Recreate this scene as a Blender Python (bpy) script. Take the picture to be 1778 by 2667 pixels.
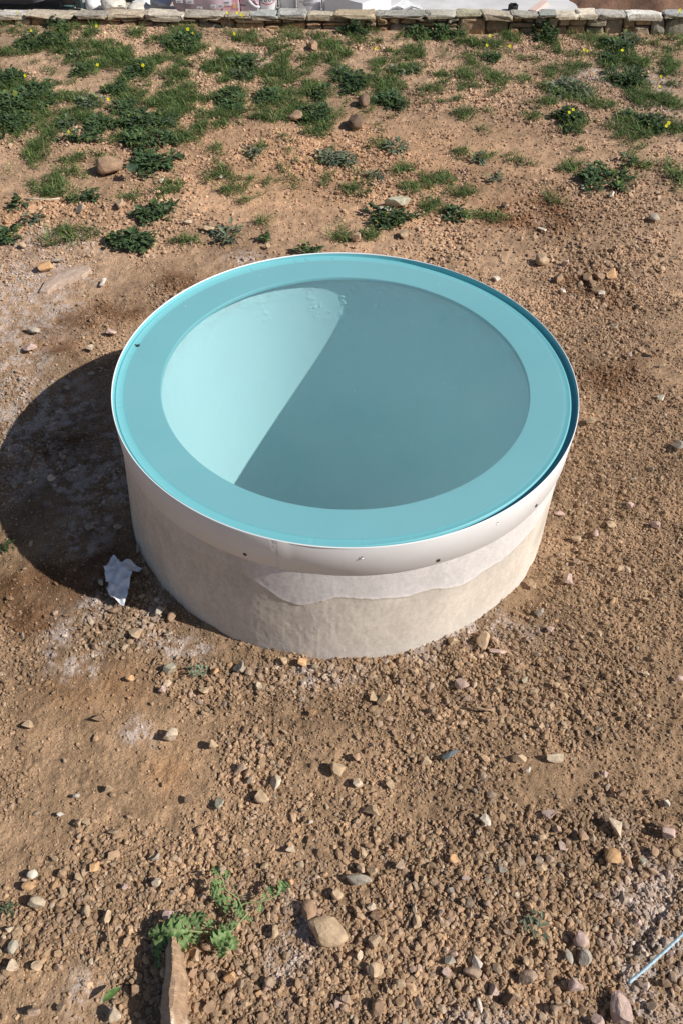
import bpy, math, random
import numpy as np
from mathutils import Vector, Matrix
for o in list(bpy.data.objects): bpy.data.objects.remove(o)
scene = bpy.context.scene
col = scene.collection
rng = np.random.default_rng(7)
random.seed(7)

# ------------------------------------------------------------------ camera, sky, sun, exposure
FWD = np.array([-0.000677, 0.669392, -0.742909]); RGT = np.array([0.999624, 0.020812, 0.017842]); UPV = np.array([-0.027405, 0.742618, 0.669154])
CAM = np.array([0.0, 0.0, 1.6]); F = 2000.0; IW, IH = 1778.0, 2667.0
cd = bpy.data.cameras.new('camera'); cam = bpy.data.objects.new('camera', cd); col.objects.link(cam); scene.camera = cam
cd.sensor_fit = 'VERTICAL'; cd.sensor_height = 24.0; cd.sensor_width = 16.0; cd.lens = 24.0 * F / IH
cd.clip_start = 0.05; cd.clip_end = 600
m = Matrix(((RGT[0], UPV[0], -FWD[0], 0), (RGT[1], UPV[1], -FWD[1], 0), (RGT[2], UPV[2], -FWD[2], 1.6), (0, 0, 0, 1)))
cam.matrix_world = m
SUN_EL = math.radians(40.0); SUN_AZ = math.radians(-13.0)      # azimuth from +X towards +Y
S = Vector((math.cos(SUN_EL) * math.cos(SUN_AZ), math.cos(SUN_EL) * math.sin(SUN_AZ), math.sin(SUN_EL)))
w = bpy.data.worlds.new('World'); scene.world = w; w.use_nodes = True
wn = w.node_tree; bg = wn.nodes['Background']
sky = wn.nodes.new('ShaderNodeTexSky'); sky.sky_type = 'NISHITA'; sky.sun_disc = False
sky.sun_elevation = SUN_EL; sky.sun_rotation = math.pi / 2 - SUN_AZ
wn.links.new(sky.outputs[0], bg.inputs[0]); bg.inputs[1].default_value = 0.065
sd = bpy.data.lights.new('sun', 'SUN'); sd.energy = 4.9; sd.angle = math.radians(0.5); sd.color = (1.0, 0.965, 0.91)
so = bpy.data.objects.new('sun', sd); col.objects.link(so); so.rotation_euler = S.to_track_quat('Z', 'Y').to_euler()
scene.view_settings.view_transform = 'Standard'; scene.view_settings.look = 'None'
scene.view_settings.exposure = 0.0; scene.view_settings.gamma = 1.0
scene.render.engine = 'CYCLES'
scene.cycles.max_bounces = 12; scene.cycles.diffuse_bounces = 8

# ------------------------------------------------------------------ helpers
def ray(px, py):
    return FWD + ((px - IW / 2) / F) * RGT + ((IH / 2 - py) / F) * UPV
def gnd(px, py, z=0.0):                     # where the sight line through a photo pixel meets the height z
    d = ray(px, py); t = (z - CAM[2]) / d[2]; return CAM + d * t
def aty(px, py, y):
    d = ray(px, py); return CAM + d * ((y - CAM[1]) / d[1])
def depth(p): return float((np.array(p) - CAM) @ FWD)

def lattice(seed, n=256): return np.random.default_rng(seed).random((n, n)).astype(np.float32)
LAT = [lattice(s) for s in range(40)]
def vnoise(x, y, s):
    L = LAT[s % 40]; xi = np.floor(x).astype(int); yi = np.floor(y).astype(int); fx = x - xi; fy = y - yi
    fx = fx * fx * (3 - 2 * fx); fy = fy * fy * (3 - 2 * fy); a = xi & 255; b = yi & 255; a1 = (a + 1) & 255; b1 = (b + 1) & 255
    return (L[a, b] * (1 - fx) + L[a1, b] * fx) * (1 - fy) + (L[a, b1] * (1 - fx) + L[a1, b1] * fx) * fy
def fbm(x, y, s, o=4, g=0.5):
    x = np.asarray(x, float); y = np.asarray(y, float); v = 0; a = 1; t = 0
    for k in range(o):
        c, q = math.cos(k * 1.1), math.sin(k * 1.1); f = 2.03 ** k
        v = v + a * vnoise((x * c - y * q) * f + 31.7 * k, (x * q + y * c) * f + 11.3 * k, s + k); t += a; a *= g
    return v / t
def sstep(a, b, v):
    t = np.clip((v - a) / (b - a), 0, 1); return t * t * (3 - 2 * t)

def mesh_np(name, V, Fc, mat, parent=None, cols=None, smooth=False):
    """V (n,3); Fc: list of (m,k) int arrays"""
    me = bpy.data.meshes.new(name); V = np.asarray(V, np.float32)
    if isinstance(Fc, np.ndarray): Fc = [Fc]
    me.vertices.add(len(V)); me.vertices.foreach_set('co', V.ravel())
    tot = sum(f.size for f in Fc); nf = sum(len(f) for f in Fc)
    me.loops.add(tot); me.polygons.add(nf)
    me.loops.foreach_set('vertex_index', np.concatenate([f.ravel() for f in Fc]).astype(np.int32))
    ls = []; st = 0
    for f in Fc:
        k = f.shape[1]; ls.append(st + np.arange(len(f)) * k); st += f.size
    me.polygons.foreach_set('loop_start', np.concatenate(ls).astype(np.int32))
    me.polygons.foreach_set('use_smooth', np.full(nf, smooth, bool))
    me.update(calc_edges=True)
    if cols is not None:
        ca = me.color_attributes.new(name='col', type='FLOAT_COLOR', domain='POINT')
        c4 = np.ones((len(V), 4), np.float32); c4[:, :3] = cols; ca.data.foreach_set('color', c4.ravel())
    me.materials.append(mat)
    o = bpy.data.objects.new(name, me); col.objects.link(o)
    if parent is not None: o.parent = parent
    return o
def empty(name, loc=(0, 0, 0), rz=0.0):
    o = bpy.data.objects.new(name, None); col.objects.link(o); o.location = loc; o.rotation_euler = (0, 0, rz); o.empty_display_size = 0.1
    return o
def tag(o, label=None, cat=None, group=None, kind=None):
    if label: o['label'] = label
    if cat: o['category'] = cat
    if group: o['group'] = group
    if kind: o['kind'] = kind
    return o
def revolve(prof, n=360, closed=True):
    """prof list of (r,z) -> V, quads"""
    prof = np.array(prof, float); a = np.linspace(0, 2 * np.pi, n, endpoint=False); k = len(prof)
    V = np.stack([prof[None, :, 0] * np.cos(a)[:, None], prof[None, :, 0] * np.sin(a)[:, None], np.repeat(prof[None, :, 1], n, 0)], -1).reshape(-1, 3)
    i = np.arange(n)[:, None] * k; j = ((np.arange(n) + 1) % n)[:, None] * k; q = np.arange(k - 1)[None]
    Q = np.stack([i + q, j + q, j + q + 1, i + q + 1], -1).reshape(-1, 4)
    return V, Q
def box_v(cx, cy, cz, sx, sy, sz, rz=0.0, bev=0.0):
    """bevelled box as verts + faces using bmesh"""
    import bmesh
    bm = bmesh.new(); bmesh.ops.create_cube(bm, size=1.0)
    for v in bm.verts: v.co = Vector((v.co.x * sx, v.co.y * sy, v.co.z * sz))
    if bev: bmesh.ops.bevel(bm, geom=bm.edges[:], offset=bev, segments=2, affect='EDGES', profile=0.6)
    R = Matrix.Rotation(rz, 4, 'Z')
    bm.transform(Matrix.Translation((cx, cy, cz)) @ R); return bm
def bm_obj(name, bms, mat, parent=None, smooth=False):
    me = bpy.data.meshes.new(name)
    import bmesh
    out = bmesh.new()
    for b in bms:
        t = bpy.data.meshes.new('t'); b.to_mesh(t); out.from_mesh(t); bpy.data.meshes.remove(t); b.free()
    out.to_mesh(me); out.free()
    for p in me.polygons: p.use_smooth = smooth
    me.materials.append(mat); o = bpy.data.objects.new(name, me); col.objects.link(o)
    if parent is not None: o.parent = parent
    return o
def tube(pts, rad, seg=8):
    pts = np.array(pts, float); n = len(pts); rad = np.broadcast_to(rad, (n,)); V = []
    for i in range(n):
        t = pts[min(i + 1, n - 1)] - pts[max(i - 1, 0)]; t /= np.linalg.norm(t) + 1e-9
        a = np.cross(t, (0, 0, 1)); 
        if np.linalg.norm(a) < 1e-3: a = np.array([1.0, 0, 0])
        a /= np.linalg.norm(a); b = np.cross(t, a)
        for k in range(seg):
            q = 2 * math.pi * k / seg; V.append(pts[i] + rad[i] * (math.cos(q) * a + math.sin(q) * b))
    Q = [[i * seg + k, i * seg + (k + 1) % seg, (i + 1) * seg + (k + 1) % seg, (i + 1) * seg + k] for i in range(n - 1) for k in range(seg)]
    V += [pts[0], pts[-1]]; T = [[n * seg, (k + 1) % seg, k] for k in range(seg)] + [[n * seg + 1, (n - 1) * seg + k, (n - 1) * seg + (k + 1) % seg] for k in range(seg)]
    return np.array(V), [np.array(Q), np.array(T)]

# ------------------------------------------------------------------ materials
def mat(name, color=(0.5, 0.5, 0.5), rough=0.8, attr=False, spec=0.3, metal=0.0, var=0.0, vscale=20.0, bump=0.0, bscale=60.0, bdist=0.002,
        sss=0, coat=0.0, double=None, detail=6.0, trans=0.0):
    M = bpy.data.materials.new(name); M.use_nodes = True; nt = M.node_tree; b = nt.nodes['Principled BSDF']; L = nt.links
    b.inputs['Roughness'].default_value = rough; b.inputs['Metallic'].default_value = metal
    b.inputs['Specular IOR Level'].default_value = spec; b.inputs['Base Color'].default_value = (*color, 1)
    if coat: b.inputs['Coat Weight'].default_value = coat; b.inputs['Coat Roughness'].default_value = 0.05
    if trans: b.inputs['Transmission Weight'].default_value = trans
    tc = nt.nodes.new('ShaderNodeTexCoord')
    src = None
    if attr:
        a = nt.nodes.new('ShaderNodeAttribute'); a.attribute_name = 'col'; src = a.outputs['Color']
    if var:
        n = nt.nodes.new('ShaderNodeTexNoise'); n.inputs['Scale'].default_value = vscale; n.inputs['Detail'].default_value = detail; n.inputs['Roughness'].default_value = 0.65
        L.new(tc.outputs['Object'], n.inputs['Vector'])
        mr = nt.nodes.new('ShaderNodeMapRange'); mr.inputs['From Min'].default_value = 0.25; mr.inputs['From Max'].default_value = 0.75
        mr.inputs['To Min'].default_value = 1 - var; mr.inputs['To Max'].default_value = 1 + var; L.new(n.outputs['Fac'], mr.inputs['Value'])
        mx = nt.nodes.new('ShaderNodeMix'); mx.data_type = 'RGBA'; mx.blend_type = 'MULTIPLY'; mx.inputs[0].default_value = 1.0
        if src: L.new(src, mx.inputs[6])
        else: mx.inputs[6].default_value = (*color, 1)
        cb = nt.nodes.new('ShaderNodeCombineColor')
        for i in range(3): L.new(mr.outputs[0], cb.inputs[i])
        L.new(cb.outputs[0], mx.inputs[7]); src = mx.outputs[2]
    if src: L.new(src, b.inputs['Base Color'])
    if bump:
        n2 = nt.nodes.new('ShaderNodeTexNoise'); n2.inputs['Scale'].default_value = bscale; n2.inputs['Detail'].default_value = 8; n2.inputs['Roughness'].default_value = 0.7
        L.new(tc.outputs['Object'], n2.inputs['Vector']); bp = nt.nodes.new('ShaderNodeBump'); bp.inputs['Strength'].default_value = bump; bp.inputs['Distance'].default_value = bdist
        L.new(n2.outputs['Fac'], bp.inputs['Height']); L.new(bp.outputs[0], b.inputs['Normal'])
    return M
def leaf_mat(name, attr=True):
    M = mat(name, attr=attr, rough=0.55, spec=0.25, var=0.25, vscale=90)
    nt = M.node_tree; b = nt.nodes['Principled BSDF']; out = nt.nodes['Material Output']
    tr = nt.nodes.new('ShaderNodeBsdfTranslucent'); mx = nt.nodes.new('ShaderNodeMixShader'); mx.inputs[0].default_value = 0.22
    s = b.inputs['Base Color'].links[0].from_socket; nt.links.new(s, tr.inputs[0])
    nt.links.new(b.outputs[0], mx.inputs[1]); nt.links.new(tr.outputs[0], mx.inputs[2]); nt.links.new(mx.outputs[0], out.inputs['Surface'])
    return M
def ground_mat():
    M = mat('earth', attr=True, rough=0.95, spec=0.1, var=0.55, vscale=260, detail=10)
    nt = M.node_tree; L = nt.links; b = nt.nodes['Principled BSDF']; tc = [n for n in nt.nodes if n.type == 'TEX_COORD'][0]
    v = nt.nodes.new('ShaderNodeTexVoronoi'); v.inputs['Scale'].default_value = 190; L.new(tc.outputs['Object'], v.inputs['Vector'])
    n = nt.nodes.new('ShaderNodeTexNoise'); n.inputs['Scale'].default_value = 420; n.inputs['Detail'].default_value = 6; L.new(tc.outputs['Object'], n.inputs['Vector'])
    b1 = nt.nodes.new('ShaderNodeBump'); b1.inputs['Strength'].default_value = 0.45; b1.inputs['Distance'].default_value = 0.0022; b1.invert = True; L.new(v.outputs['Distance'], b1.inputs['Height'])
    b2 = nt.nodes.new('ShaderNodeBump'); b2.inputs['Strength'].default_value = 0.8; b2.inputs['Distance'].default_value = 0.0016; L.new(n.outputs['Fac'], b2.inputs['Height'])
    L.new(b1.outputs[0], b2.inputs['Normal']); L.new(b2.outputs[0], b.inputs['Normal'])
    return M
M_ground = ground_mat()
M_gravel = mat('gravel', attr=True, rough=0.9, spec=0.15, var=0.28, vscale=260)
M_stone = mat('stone', attr=True, rough=0.88, spec=0.2, var=0.3, vscale=55, bump=0.8, bscale=130, bdist=0.003)
M_wall = mat('wall_stone', attr=True, rough=0.9, spec=0.15, var=0.42, vscale=34, bump=1.0, bscale=60, bdist=0.008)
M_leaf = leaf_mat('leaf'); M_grass = leaf_mat('grass')
M_lid = mat('turquoise_flange_paint', (0.185, 0.510, 0.555), rough=0.42, spec=0.35, var=0.035, vscale=5, bump=0.05, bscale=25, bdist=0.002)
M_hoop = mat('white_hoop', (0.84, 0.825, 0.815), rough=0.5, spec=0.35, var=0.05, vscale=9, bump=0.06, bscale=30, bdist=0.002)
M_edge = mat('white_edge', (0.86, 0.86, 0.86), rough=0.5, spec=0.3)
M_screw = mat('screw_steel', (0.12, 0.12, 0.12), rough=0.4, metal=0.7)
M_tissue = mat('tissue', (0.80, 0.81, 0.84), rough=0.9, spec=0.1, bump=0.3, bscale=90, bdist=0.002)
M_petal = mat('petal', (0.78, 0.72, 0.02), rough=0.6, spec=0.2)

# ------------------------------------------------------------------ ground height and colour
BC = np.array([0.0, 1.589])
def bdisti(x, y): return np.hypot(x - BC[0], y - BC[1])
def h_low(x, y):
    h = 0.022 * (fbm(x * 1.3 + 5, y * 1.3 + 9, 3, 3) - 0.5) + 0.012 * (fbm(x * 5 + 3, y * 5 + 1, 8, 3) - 0.5)
    h = h * sstep(0.62, 0.85, bdisti(x, y)); bd = bdisti(x, y); h = h + 0.022 * np.exp(-((bd - 0.59) / 0.035) ** 2) * sstep(0.35, 0.7, fbm(x * 9 + 2, y * 9 + 5, 26, 3))
    h = h + 0.03 * (fbm(x * 1.1, y * 1.1, 12, 3) - 0.5) * sstep(2.6, 3.4, y)
    return h
WY = lambda x: 5.655 + 0.030 * x           # foot line of the stone wall
SMOOTH = [(250, 1960, 300, 120), (330, 1790, 120, 60), (700, 2230, 220, 60), (1100, 2120, 130, 60), (1420, 2070, 120, 70), (150, 2560, 120, 60), (520, 690, 200, 50), (700, 1250, 1, 1), (1250, 1750, 70, 50)]
LOOSE = [(600, 1770, 260, 60), (1000, 1720, 240, 60), (350, 1600, 90, 110), (1500, 2350, 420, 260), (520, 2560, 180, 120), (560, 2300, 200, 120), (1540, 720, 120, 70), (1330, 1800, 320, 110), (1050, 2500, 220, 140), (130, 2420, 150, 120), (640, 1960, 130, 80)]
def blobs(x, y, L, warp=0.06):
    x = x + warp * (fbm(x * 6, y * 6, 21, 3) - 0.5) * 2; y = y + warp * (fbm(x * 6 + 40, y * 6, 24, 3) - 0.5) * 2
    out = np.zeros_like(x)
    for (px, py, rx, ry) in L:
        c = gnd(px, py); ex = gnd(px + rx, py); k = depth(c) / F; ry_w = ry * k / max(0.25, (CAM[2] / np.linalg.norm(c - CAM)))
        rx_w = rx * k
        out = np.maximum(out, np.exp(-(((x - c[0]) / rx_w) ** 2 + ((y - c[1]) / ry_w) ** 2)))
    return out
def gravelly(x, y):
    g = 0.42 + 0.7 * sstep(0.40, 0.66, fbm(x * 2.6 + 7, y * 2.6 + 3, 15, 4))
    g = g + 0.9 * blobs(x, y, LOOSE) - 0.9 * blobs(x, y, SMOOTH); return np.clip(g, 0.28, 1.6)
DUST = [(90, 740, 120, 70), (60, 830, 110, 90), (180, 720, 70, 30), (60, 1120, 90, 60), (230, 1270, 90, 70), (200, 1400, 80, 60), (140, 1210, 80, 70), (300, 1180, 40, 90), (190, 1660, 60, 50), (280, 1730, 60, 26),
        (365, 1870, 22, 34), (100, 1070, 110, 60), (240, 1560, 60, 60), (860, 1745, 110, 34), (740, 2440, 60, 110), (1740, 2380, 90, 170), (1690, 2520, 60, 90), (200, 2600, 80, 36), (1280, 2650, 140, 40), (1470, 60, 1, 1), (1560, 190, 90, 16), (1690, 230, 60, 60),
        (640, 670, 60, 16), (20, 960, 80, 110), (1200, 1630, 160, 40), (400, 1560, 30, 70), (480, 1650, 70, 26), (170, 790, 60, 40), (150, 620, 90, 30), (640, 160, 50, 20)]
DAMP = [(90, 1640, 90, 60), (40, 1560, 70, 50), (460, 735, 70, 30), (170, 905, 60, 24), (190, 840, 80, 34), (1590, 985, 70, 50), (330, 800, 70, 40), (1540, 730, 90, 50), (200, 1500, 120, 80), (170, 1150, 60, 40), (1390, 550, 130, 40)]
PALE = [(330, 1800, 140, 80), (250, 1900, 240, 110), (1060, 650, 240, 40), (560, 700, 120, 40), (100, 2560, 150, 60)]
ORANGE = [(330, 1770, 80, 50), (410, 2000, 60, 60), (210, 1790, 90, 60), (850, 420, 700, 160), (140, 880, 80, 20), (60, 560, 300, 70)]
def g_color(x, y):
    t = fbm(x * 3.1, y * 3.1, 2, 5)[..., None]; f = fbm(x * 37, y * 37, 6, 4, 0.65)[..., None]; n2 = fbm(x * 11 + 4, y * 11, 10, 4)[..., None]
    near = np.array([0.320, 0.208, 0.124]); far = np.array([0.440, 0.295, 0.192])
    k = sstep(1.2, 3.6, y)[..., None]; c = near * (1 - k) + far * k
    c = c * (0.40 + 0.80 * t + 0.46 * n2) * (0.60 + 0.8 * f); c = c * (0.72 + 0.5 * fbm(x * 1.1 + 20, y * 1.1 + 7, 28, 3)[..., None])
    r = fbm(x * 150, y * 150, 17, 2)[..., None]
    du = np.clip(blobs(x, y, DUST, 0.1)[..., None] * (0.06 + 1.7 * sstep(0.42, 0.64, fbm(x * 42, y * 42, 30, 4, 0.75))[..., None]), 0, 1) * 0.62
    c = c * (1 - du) + np.array([0.56, 0.48, 0.435]) * du
    dm = blobs(x, y, DAMP, 0.08)[..., None]; c = c * (1 - np.clip(dm * (0.35 + 1.3 * sstep(0.35, 0.6, n2)), 0, 1) * 0.58 * np.array([0.85, 1.0, 1.1]))
    pl = blobs(x, y, PALE)[..., None]; c = c * (1 + 0.13 * pl)
    og = blobs(x, y, ORANGE)[..., None]; c = c * (1 + og * np.array([0.1, 0.0, -0.1]))
    return np.clip(c, 0.02, 0.8)
def h_full(x, y):
    g = gravelly(x, y); k = 1 + 0.12 * sstep(2, 5.5, y)
    a = np.abs(fbm(x * 60, y * 60, 5, 3, 0.6) - 0.5); b = fbm(x * 130, y * 130, 11, 3, 0.6) - 0.5
    c = fbm(x * 24, y * 24, 14, 3) - 0.5
    clod = sstep(0.60, 0.80, fbm(x * 34 + 9, y * 34, 19, 2)) * 0.006
    return h_low(x, y) - 0.011 + (0.5 + 0.5 * g) * k * (0.009 * a + 0.008 * b + 0.012 * c) + clod * np.clip(g, 0, 1)
def build_ground():
    ys = [-0.25]
    while ys[-1] < 5.9: ys.append(ys[-1] + 0.0030 * (1 + (max(ys[-1], 0) / 1.9) ** 1.5))
    ys = np.array(ys); nu = 800; u = np.linspace(-1, 1, nu)
    Y = np.repeat(ys[:, None], nu, 1); X = u[None] * (0.95 + 0.40 * np.maximum(Y, 0) + 0.0); Y = np.minimum(Y, WY(X) + 0.05)
    Z = h_full(X, Y)
    e = np.minimum(1 - np.abs(u)[None] + 0 * Y, 1); edge = sstep(0, 0.03, e) * sstep(-0.25, -0.15, Y)
    Z = Z * edge + (1 - edge) * (-0.04)
    C = g_color(X, Y)
    keep = (np.hypot(X, Y - BC[1]) > 0.545)
    idx = np.arange(X.size).reshape(X.shape)
    q = np.stack([idx[:-1, :-1], idx[:-1, 1:], idx[1:, 1:], idx[1:, :-1]], -1).reshape(-1, 4)
    kk = keep[:-1, :-1] & keep[:-1, 1:] & keep[1:, 1:] & keep[1:, :-1]; q = q[kk.ravel()]
    o = mesh_np('bare_earth', np.stack([X, Y, Z], -1).reshape(-1, 3), q, M_ground, cols=C.reshape(-1, 3), smooth=True)
    tag(o, kind='structure')
    # coarse surroundings, 3 cm lower, with the fine sheet's area left open
    gx = np.arange(-14, 14.01, 0.25); gy = np.arange(-8, 6.01, 0.25); X, Y = np.meshgrid(gx, gy)
    Z = -0.03 + 0.02 * (fbm(X * 1.5, Y * 1.5, 4, 3) - 0.5); inside = (np.abs(X) < 0.95 + 0.40 * np.maximum(Y, 0) - 0.27) & (Y > -0.1)
    Yc = np.minimum(Y, WY(X) + 0.1)
    idx = np.arange(X.size).reshape(X.shape); q = np.stack([idx[:-1, :-1], idx[:-1, 1:], idx[1:, 1:], idx[1:, :-1]], -1).reshape(-1, 4)
    ins = (inside[:-1, :-1] & inside[:-1, 1:] & inside[1:, 1:] & inside[1:, :-1]).ravel()
    o = mesh_np('surrounding_earth', np.stack([X, Yc, Z], -1).reshape(-1, 3), q[~ins], M_ground, cols=g_color(X, Yc).reshape(-1, 3), smooth=True)
    tag(o, kind='structure')
build_ground()

# ------------------------------------------------------------------ rocks
def ico(sub):
    import bmesh
    bm = bmesh.new(); bmesh.ops.create_icosphere(bm, subdivisions=sub, radius=1.0)
    V = np.array([v.co[:] for v in bm.verts]); T = np.array([[v.index for v in f.verts] for f in bm.faces]); bm.free(); return V, T
ICO = {s: ico(s) for s in (1, 2, 3, 4)}
def rock_shape(sub, r, cuts=7, lo=0.45, hi=0.85, rough=0.03):
    V, T = ICO[sub]; V = V.copy()
    for _ in range(cuts):
        n = r.normal(size=3); n /= np.linalg.norm(n); d = r.uniform(lo, hi); s = V @ n; V -= np.maximum(0, s - d)[:, None] * n
    ph = r.uniform(0, 9, 6)
    nz = np.sin(V[:, 0] * 5 + ph[0]) * np.sin(V[:, 1] * 6 + ph[1]) + np.sin(V[:, 2] * 7 + ph[2]) * np.sin(V[:, 0] * 8 + ph[3]) * 0.6
    V = V * (1 + rough * nz + r.normal(size=len(V)) * rough * 0.25)[:, None]
    mx = np.abs(V).max(0); return V / mx, T
PAL = {'t': (0.46, 0.33, 0.21), 'p': (0.54, 0.43, 0.31), 'w': (0.62, 0.54, 0.44), 'g': (0.37, 0.32, 0.255), 'o': (0.55, 0.33, 0.17), 'b': (0.34, 0.22, 0.14), 'd': (0.19, 0.125, 0.085),
       'k': (0.50, 0.36, 0.30), 'e': (0.44, 0.40, 0.29), 'c': (0.38, 0.27, 0.19)}
def rotz(a): c, s = math.cos(a), math.sin(a); return np.array([[c, -s, 0], [s, c, 0], [0, 0, 1]])
def scatter_gravel(name, n, ymin, ymax, med, sig, smax, mode, label):
    r = np.random.default_rng(int(ymin * 10) + 5); P = []
    need = n
    while need > 0:
        y = r.uniform(ymin, ymax, need * 3); x = r.uniform(-1, 1, need * 3) * (0.72 + 0.42 * ymax)
        g = gravelly(x, y); ok = (np.abs(x) < 0.72 + 0.42 * np.maximum(y, 0)) & (r.random(len(x)) < g / 1.6) & (bdisti(x, y) > 0.588) & (y < WY(x) - 0.03)
        p = np.stack([x, y], 1)[ok][:need]; P.append(p); need -= len(p)
    P = np.concatenate(P); x, y = P[:, 0], P[:, 1]; z = h_full(x, y)
    lo = blobs(x, y, LOOSE)
    s = np.exp(r.normal(math.log(med), sig, n)) * (1 + 0.45 * lo); s = s * (0.62 + 0.38 * sstep(0.3, 0.75, gravelly(x, y))); s = np.minimum(s, smax)
    base = g_color(x, y); pal = np.array([PAL[c] for c in 'tttpbccotpckbcgp']); pc = pal[r.integers(0, len(pal), n)]
    k = r.random(n)[:, None] ** 1.6 * 0.75; c = (base * 1.22 * (1 - k) + pc * 0.92 * k) * r.uniform(0.72, 1.25, n)[:, None]
    VV = []; FF = []; CC = []; off = 0
    tmpl = []
    o6 = (np.array([[1, 0, 0], [-1, 0, 0], [0, 1, 0], [0, -1, 0], [0, 0, 1], [0, 0, -1]], float), np.array([[0, 2, 4], [2, 1, 4], [1, 3, 4], [3, 0, 4], [2, 0, 5], [1, 2, 5], [3, 1, 5], [0, 3, 5]]))
    for t in range(10):
        if t < 3: V = o6[0] * r.uniform(0.75, 1.15, (6, 1)) + r.normal(size=(6, 3)) * 0.22; tmpl.append((V, o6[1]))
        else: tmpl.append(rock_shape(1, r, 4, 0.5, 0.85, 0.05))
    big = s > np.quantile(s, 0.3); which = np.where(big, r.integers(3, 10, n), r.integers(0, 3, n))
    for t, (V, T) in enumerate(tmpl):
        I = np.where(which == t)[0]; mI = len(I)
        if mI == 0: continue
        A = r.normal(size=(mI, 4)); A /= np.linalg.norm(A, axis=1)[:, None]; a, b, c_, d = A.T
        R = np.stack([1 - 2 * (c_ * c_ + d * d), 2 * (b * c_ - a * d), 2 * (b * d + a * c_), 2 * (b * c_ + a * d), 1 - 2 * (b * b + d * d), 2 * (c_ * d - a * b), 2 * (b * d - a * c_), 2 * (c_ * d + a * b), 1 - 2 * (b * b + c_ * c_)], 1).reshape(mI, 3, 3)
        sc = s[I][:, None] * np.stack([r.uniform(0.8, 1.35, mI), r.uniform(0.7, 1.1, mI), r.uniform(0.45, 0.9, mI)], 1) * 0.5
        W = np.einsum('ijk,ivk->ivj', R, V[None] * sc[:, None, :])
        W[:, :, 2] *= 0.8
        W += np.stack([x[I], y[I], z[I] + s[I] * 0.20], 1)[:, None]
        VV.append(W.reshape(-1, 3)); FF.append((T[None] + off + (np.arange(mI) * len(V))[:, None, None]).reshape(-1, 3)); CC.append(np.repeat(c[I], len(V), 0)); off += mI * len(V)
    o = mesh_np(name, np.concatenate(VV), np.concatenate(FF), M_gravel, cols=np.concatenate(CC))
    tag(o, label, 'gravel', kind='stuff')
scatter_gravel('gravel', 205000, -0.1, 2.75, 0.0044, 0.50, 0.020, 0, 'loose brown crushed gravel covering the bare earth around and before the round basin')
scatter_gravel('gravel', 90000, 2.75, 5.7, 0.0078, 0.46, 0.024, 1, 'pale coarse gravel and crumbled soil among the weeds behind the round basin')

# ---- naming by what things look like and where they lie
ITEMS = []
def zone(px, py):
    side = 'left' if px < 593 else ('centre' if px < 1185 else 'right')
    if py < 100: return {'left': 'along the wall, left', 'centre': 'along the wall, middle', 'right': 'along the wall, right'}[side]
    if py < 290: return {'left': 'in the far left weeds', 'centre': 'in the far middle weeds', 'right': 'in the far right weeds'}[side]
    if py < 460: return {'left': 'behind the basin on the left', 'centre': 'behind the basin, halfway to the wall', 'right': 'behind the basin on the right'}[side]
    if py < 690: return {'left': 'just behind the basin on its left', 'centre': 'just behind the basin rim', 'right': 'just behind the basin on its right'}[side]
    if py < 1640 and px < 420: return 'in the sun left of the basin' if py < 945 else "in the basin's shadow"
    if py < 1560 and px > 1290: return 'on the earth right of the basin'
    if py < 1860: return {'left': 'at the foot of the basin, left', 'centre': 'at the front foot of the basin', 'right': 'at the foot of the basin, right'}[side]
    if py < 2200: return {'left': 'in the left foreground', 'centre': 'in the middle foreground', 'right': 'in the right foreground'}[side]
    return {'left': 'in the near left corner', 'centre': 'at the near edge, middle', 'right': 'in the near right corner'}[side]
def item(o, desc, plural, px, py, cat, group): ITEMS.append((o, desc, plural, zone(px, py), px, cat, group))
ORD = ['leftmost', 'second from left', 'third from left', 'fourth from left', 'fifth from left', 'sixth from left', 'seventh from left', 'eighth from left', 'ninth from left']
def label_items():
    G = {}
    for it in ITEMS: G.setdefault((it[1], it[3]), []).append(it)
    for (d, z), L in G.items():
        L.sort(key=lambda i: i[4]); n = len(L)
        for k, it in enumerate(L):
            if n == 1: lab = '%s %s' % (d, z)
            else:
                w_ = 'rightmost' if k == n - 1 else ORD[k] if k < len(ORD) else '%dth from left' % (k + 1)
                if n == 2: w_ = ['left', 'right'][k]
                lab = '%s of the %s %s' % (w_, it[2], z)
            tag(it[0], lab, it[5], it[6])

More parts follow.
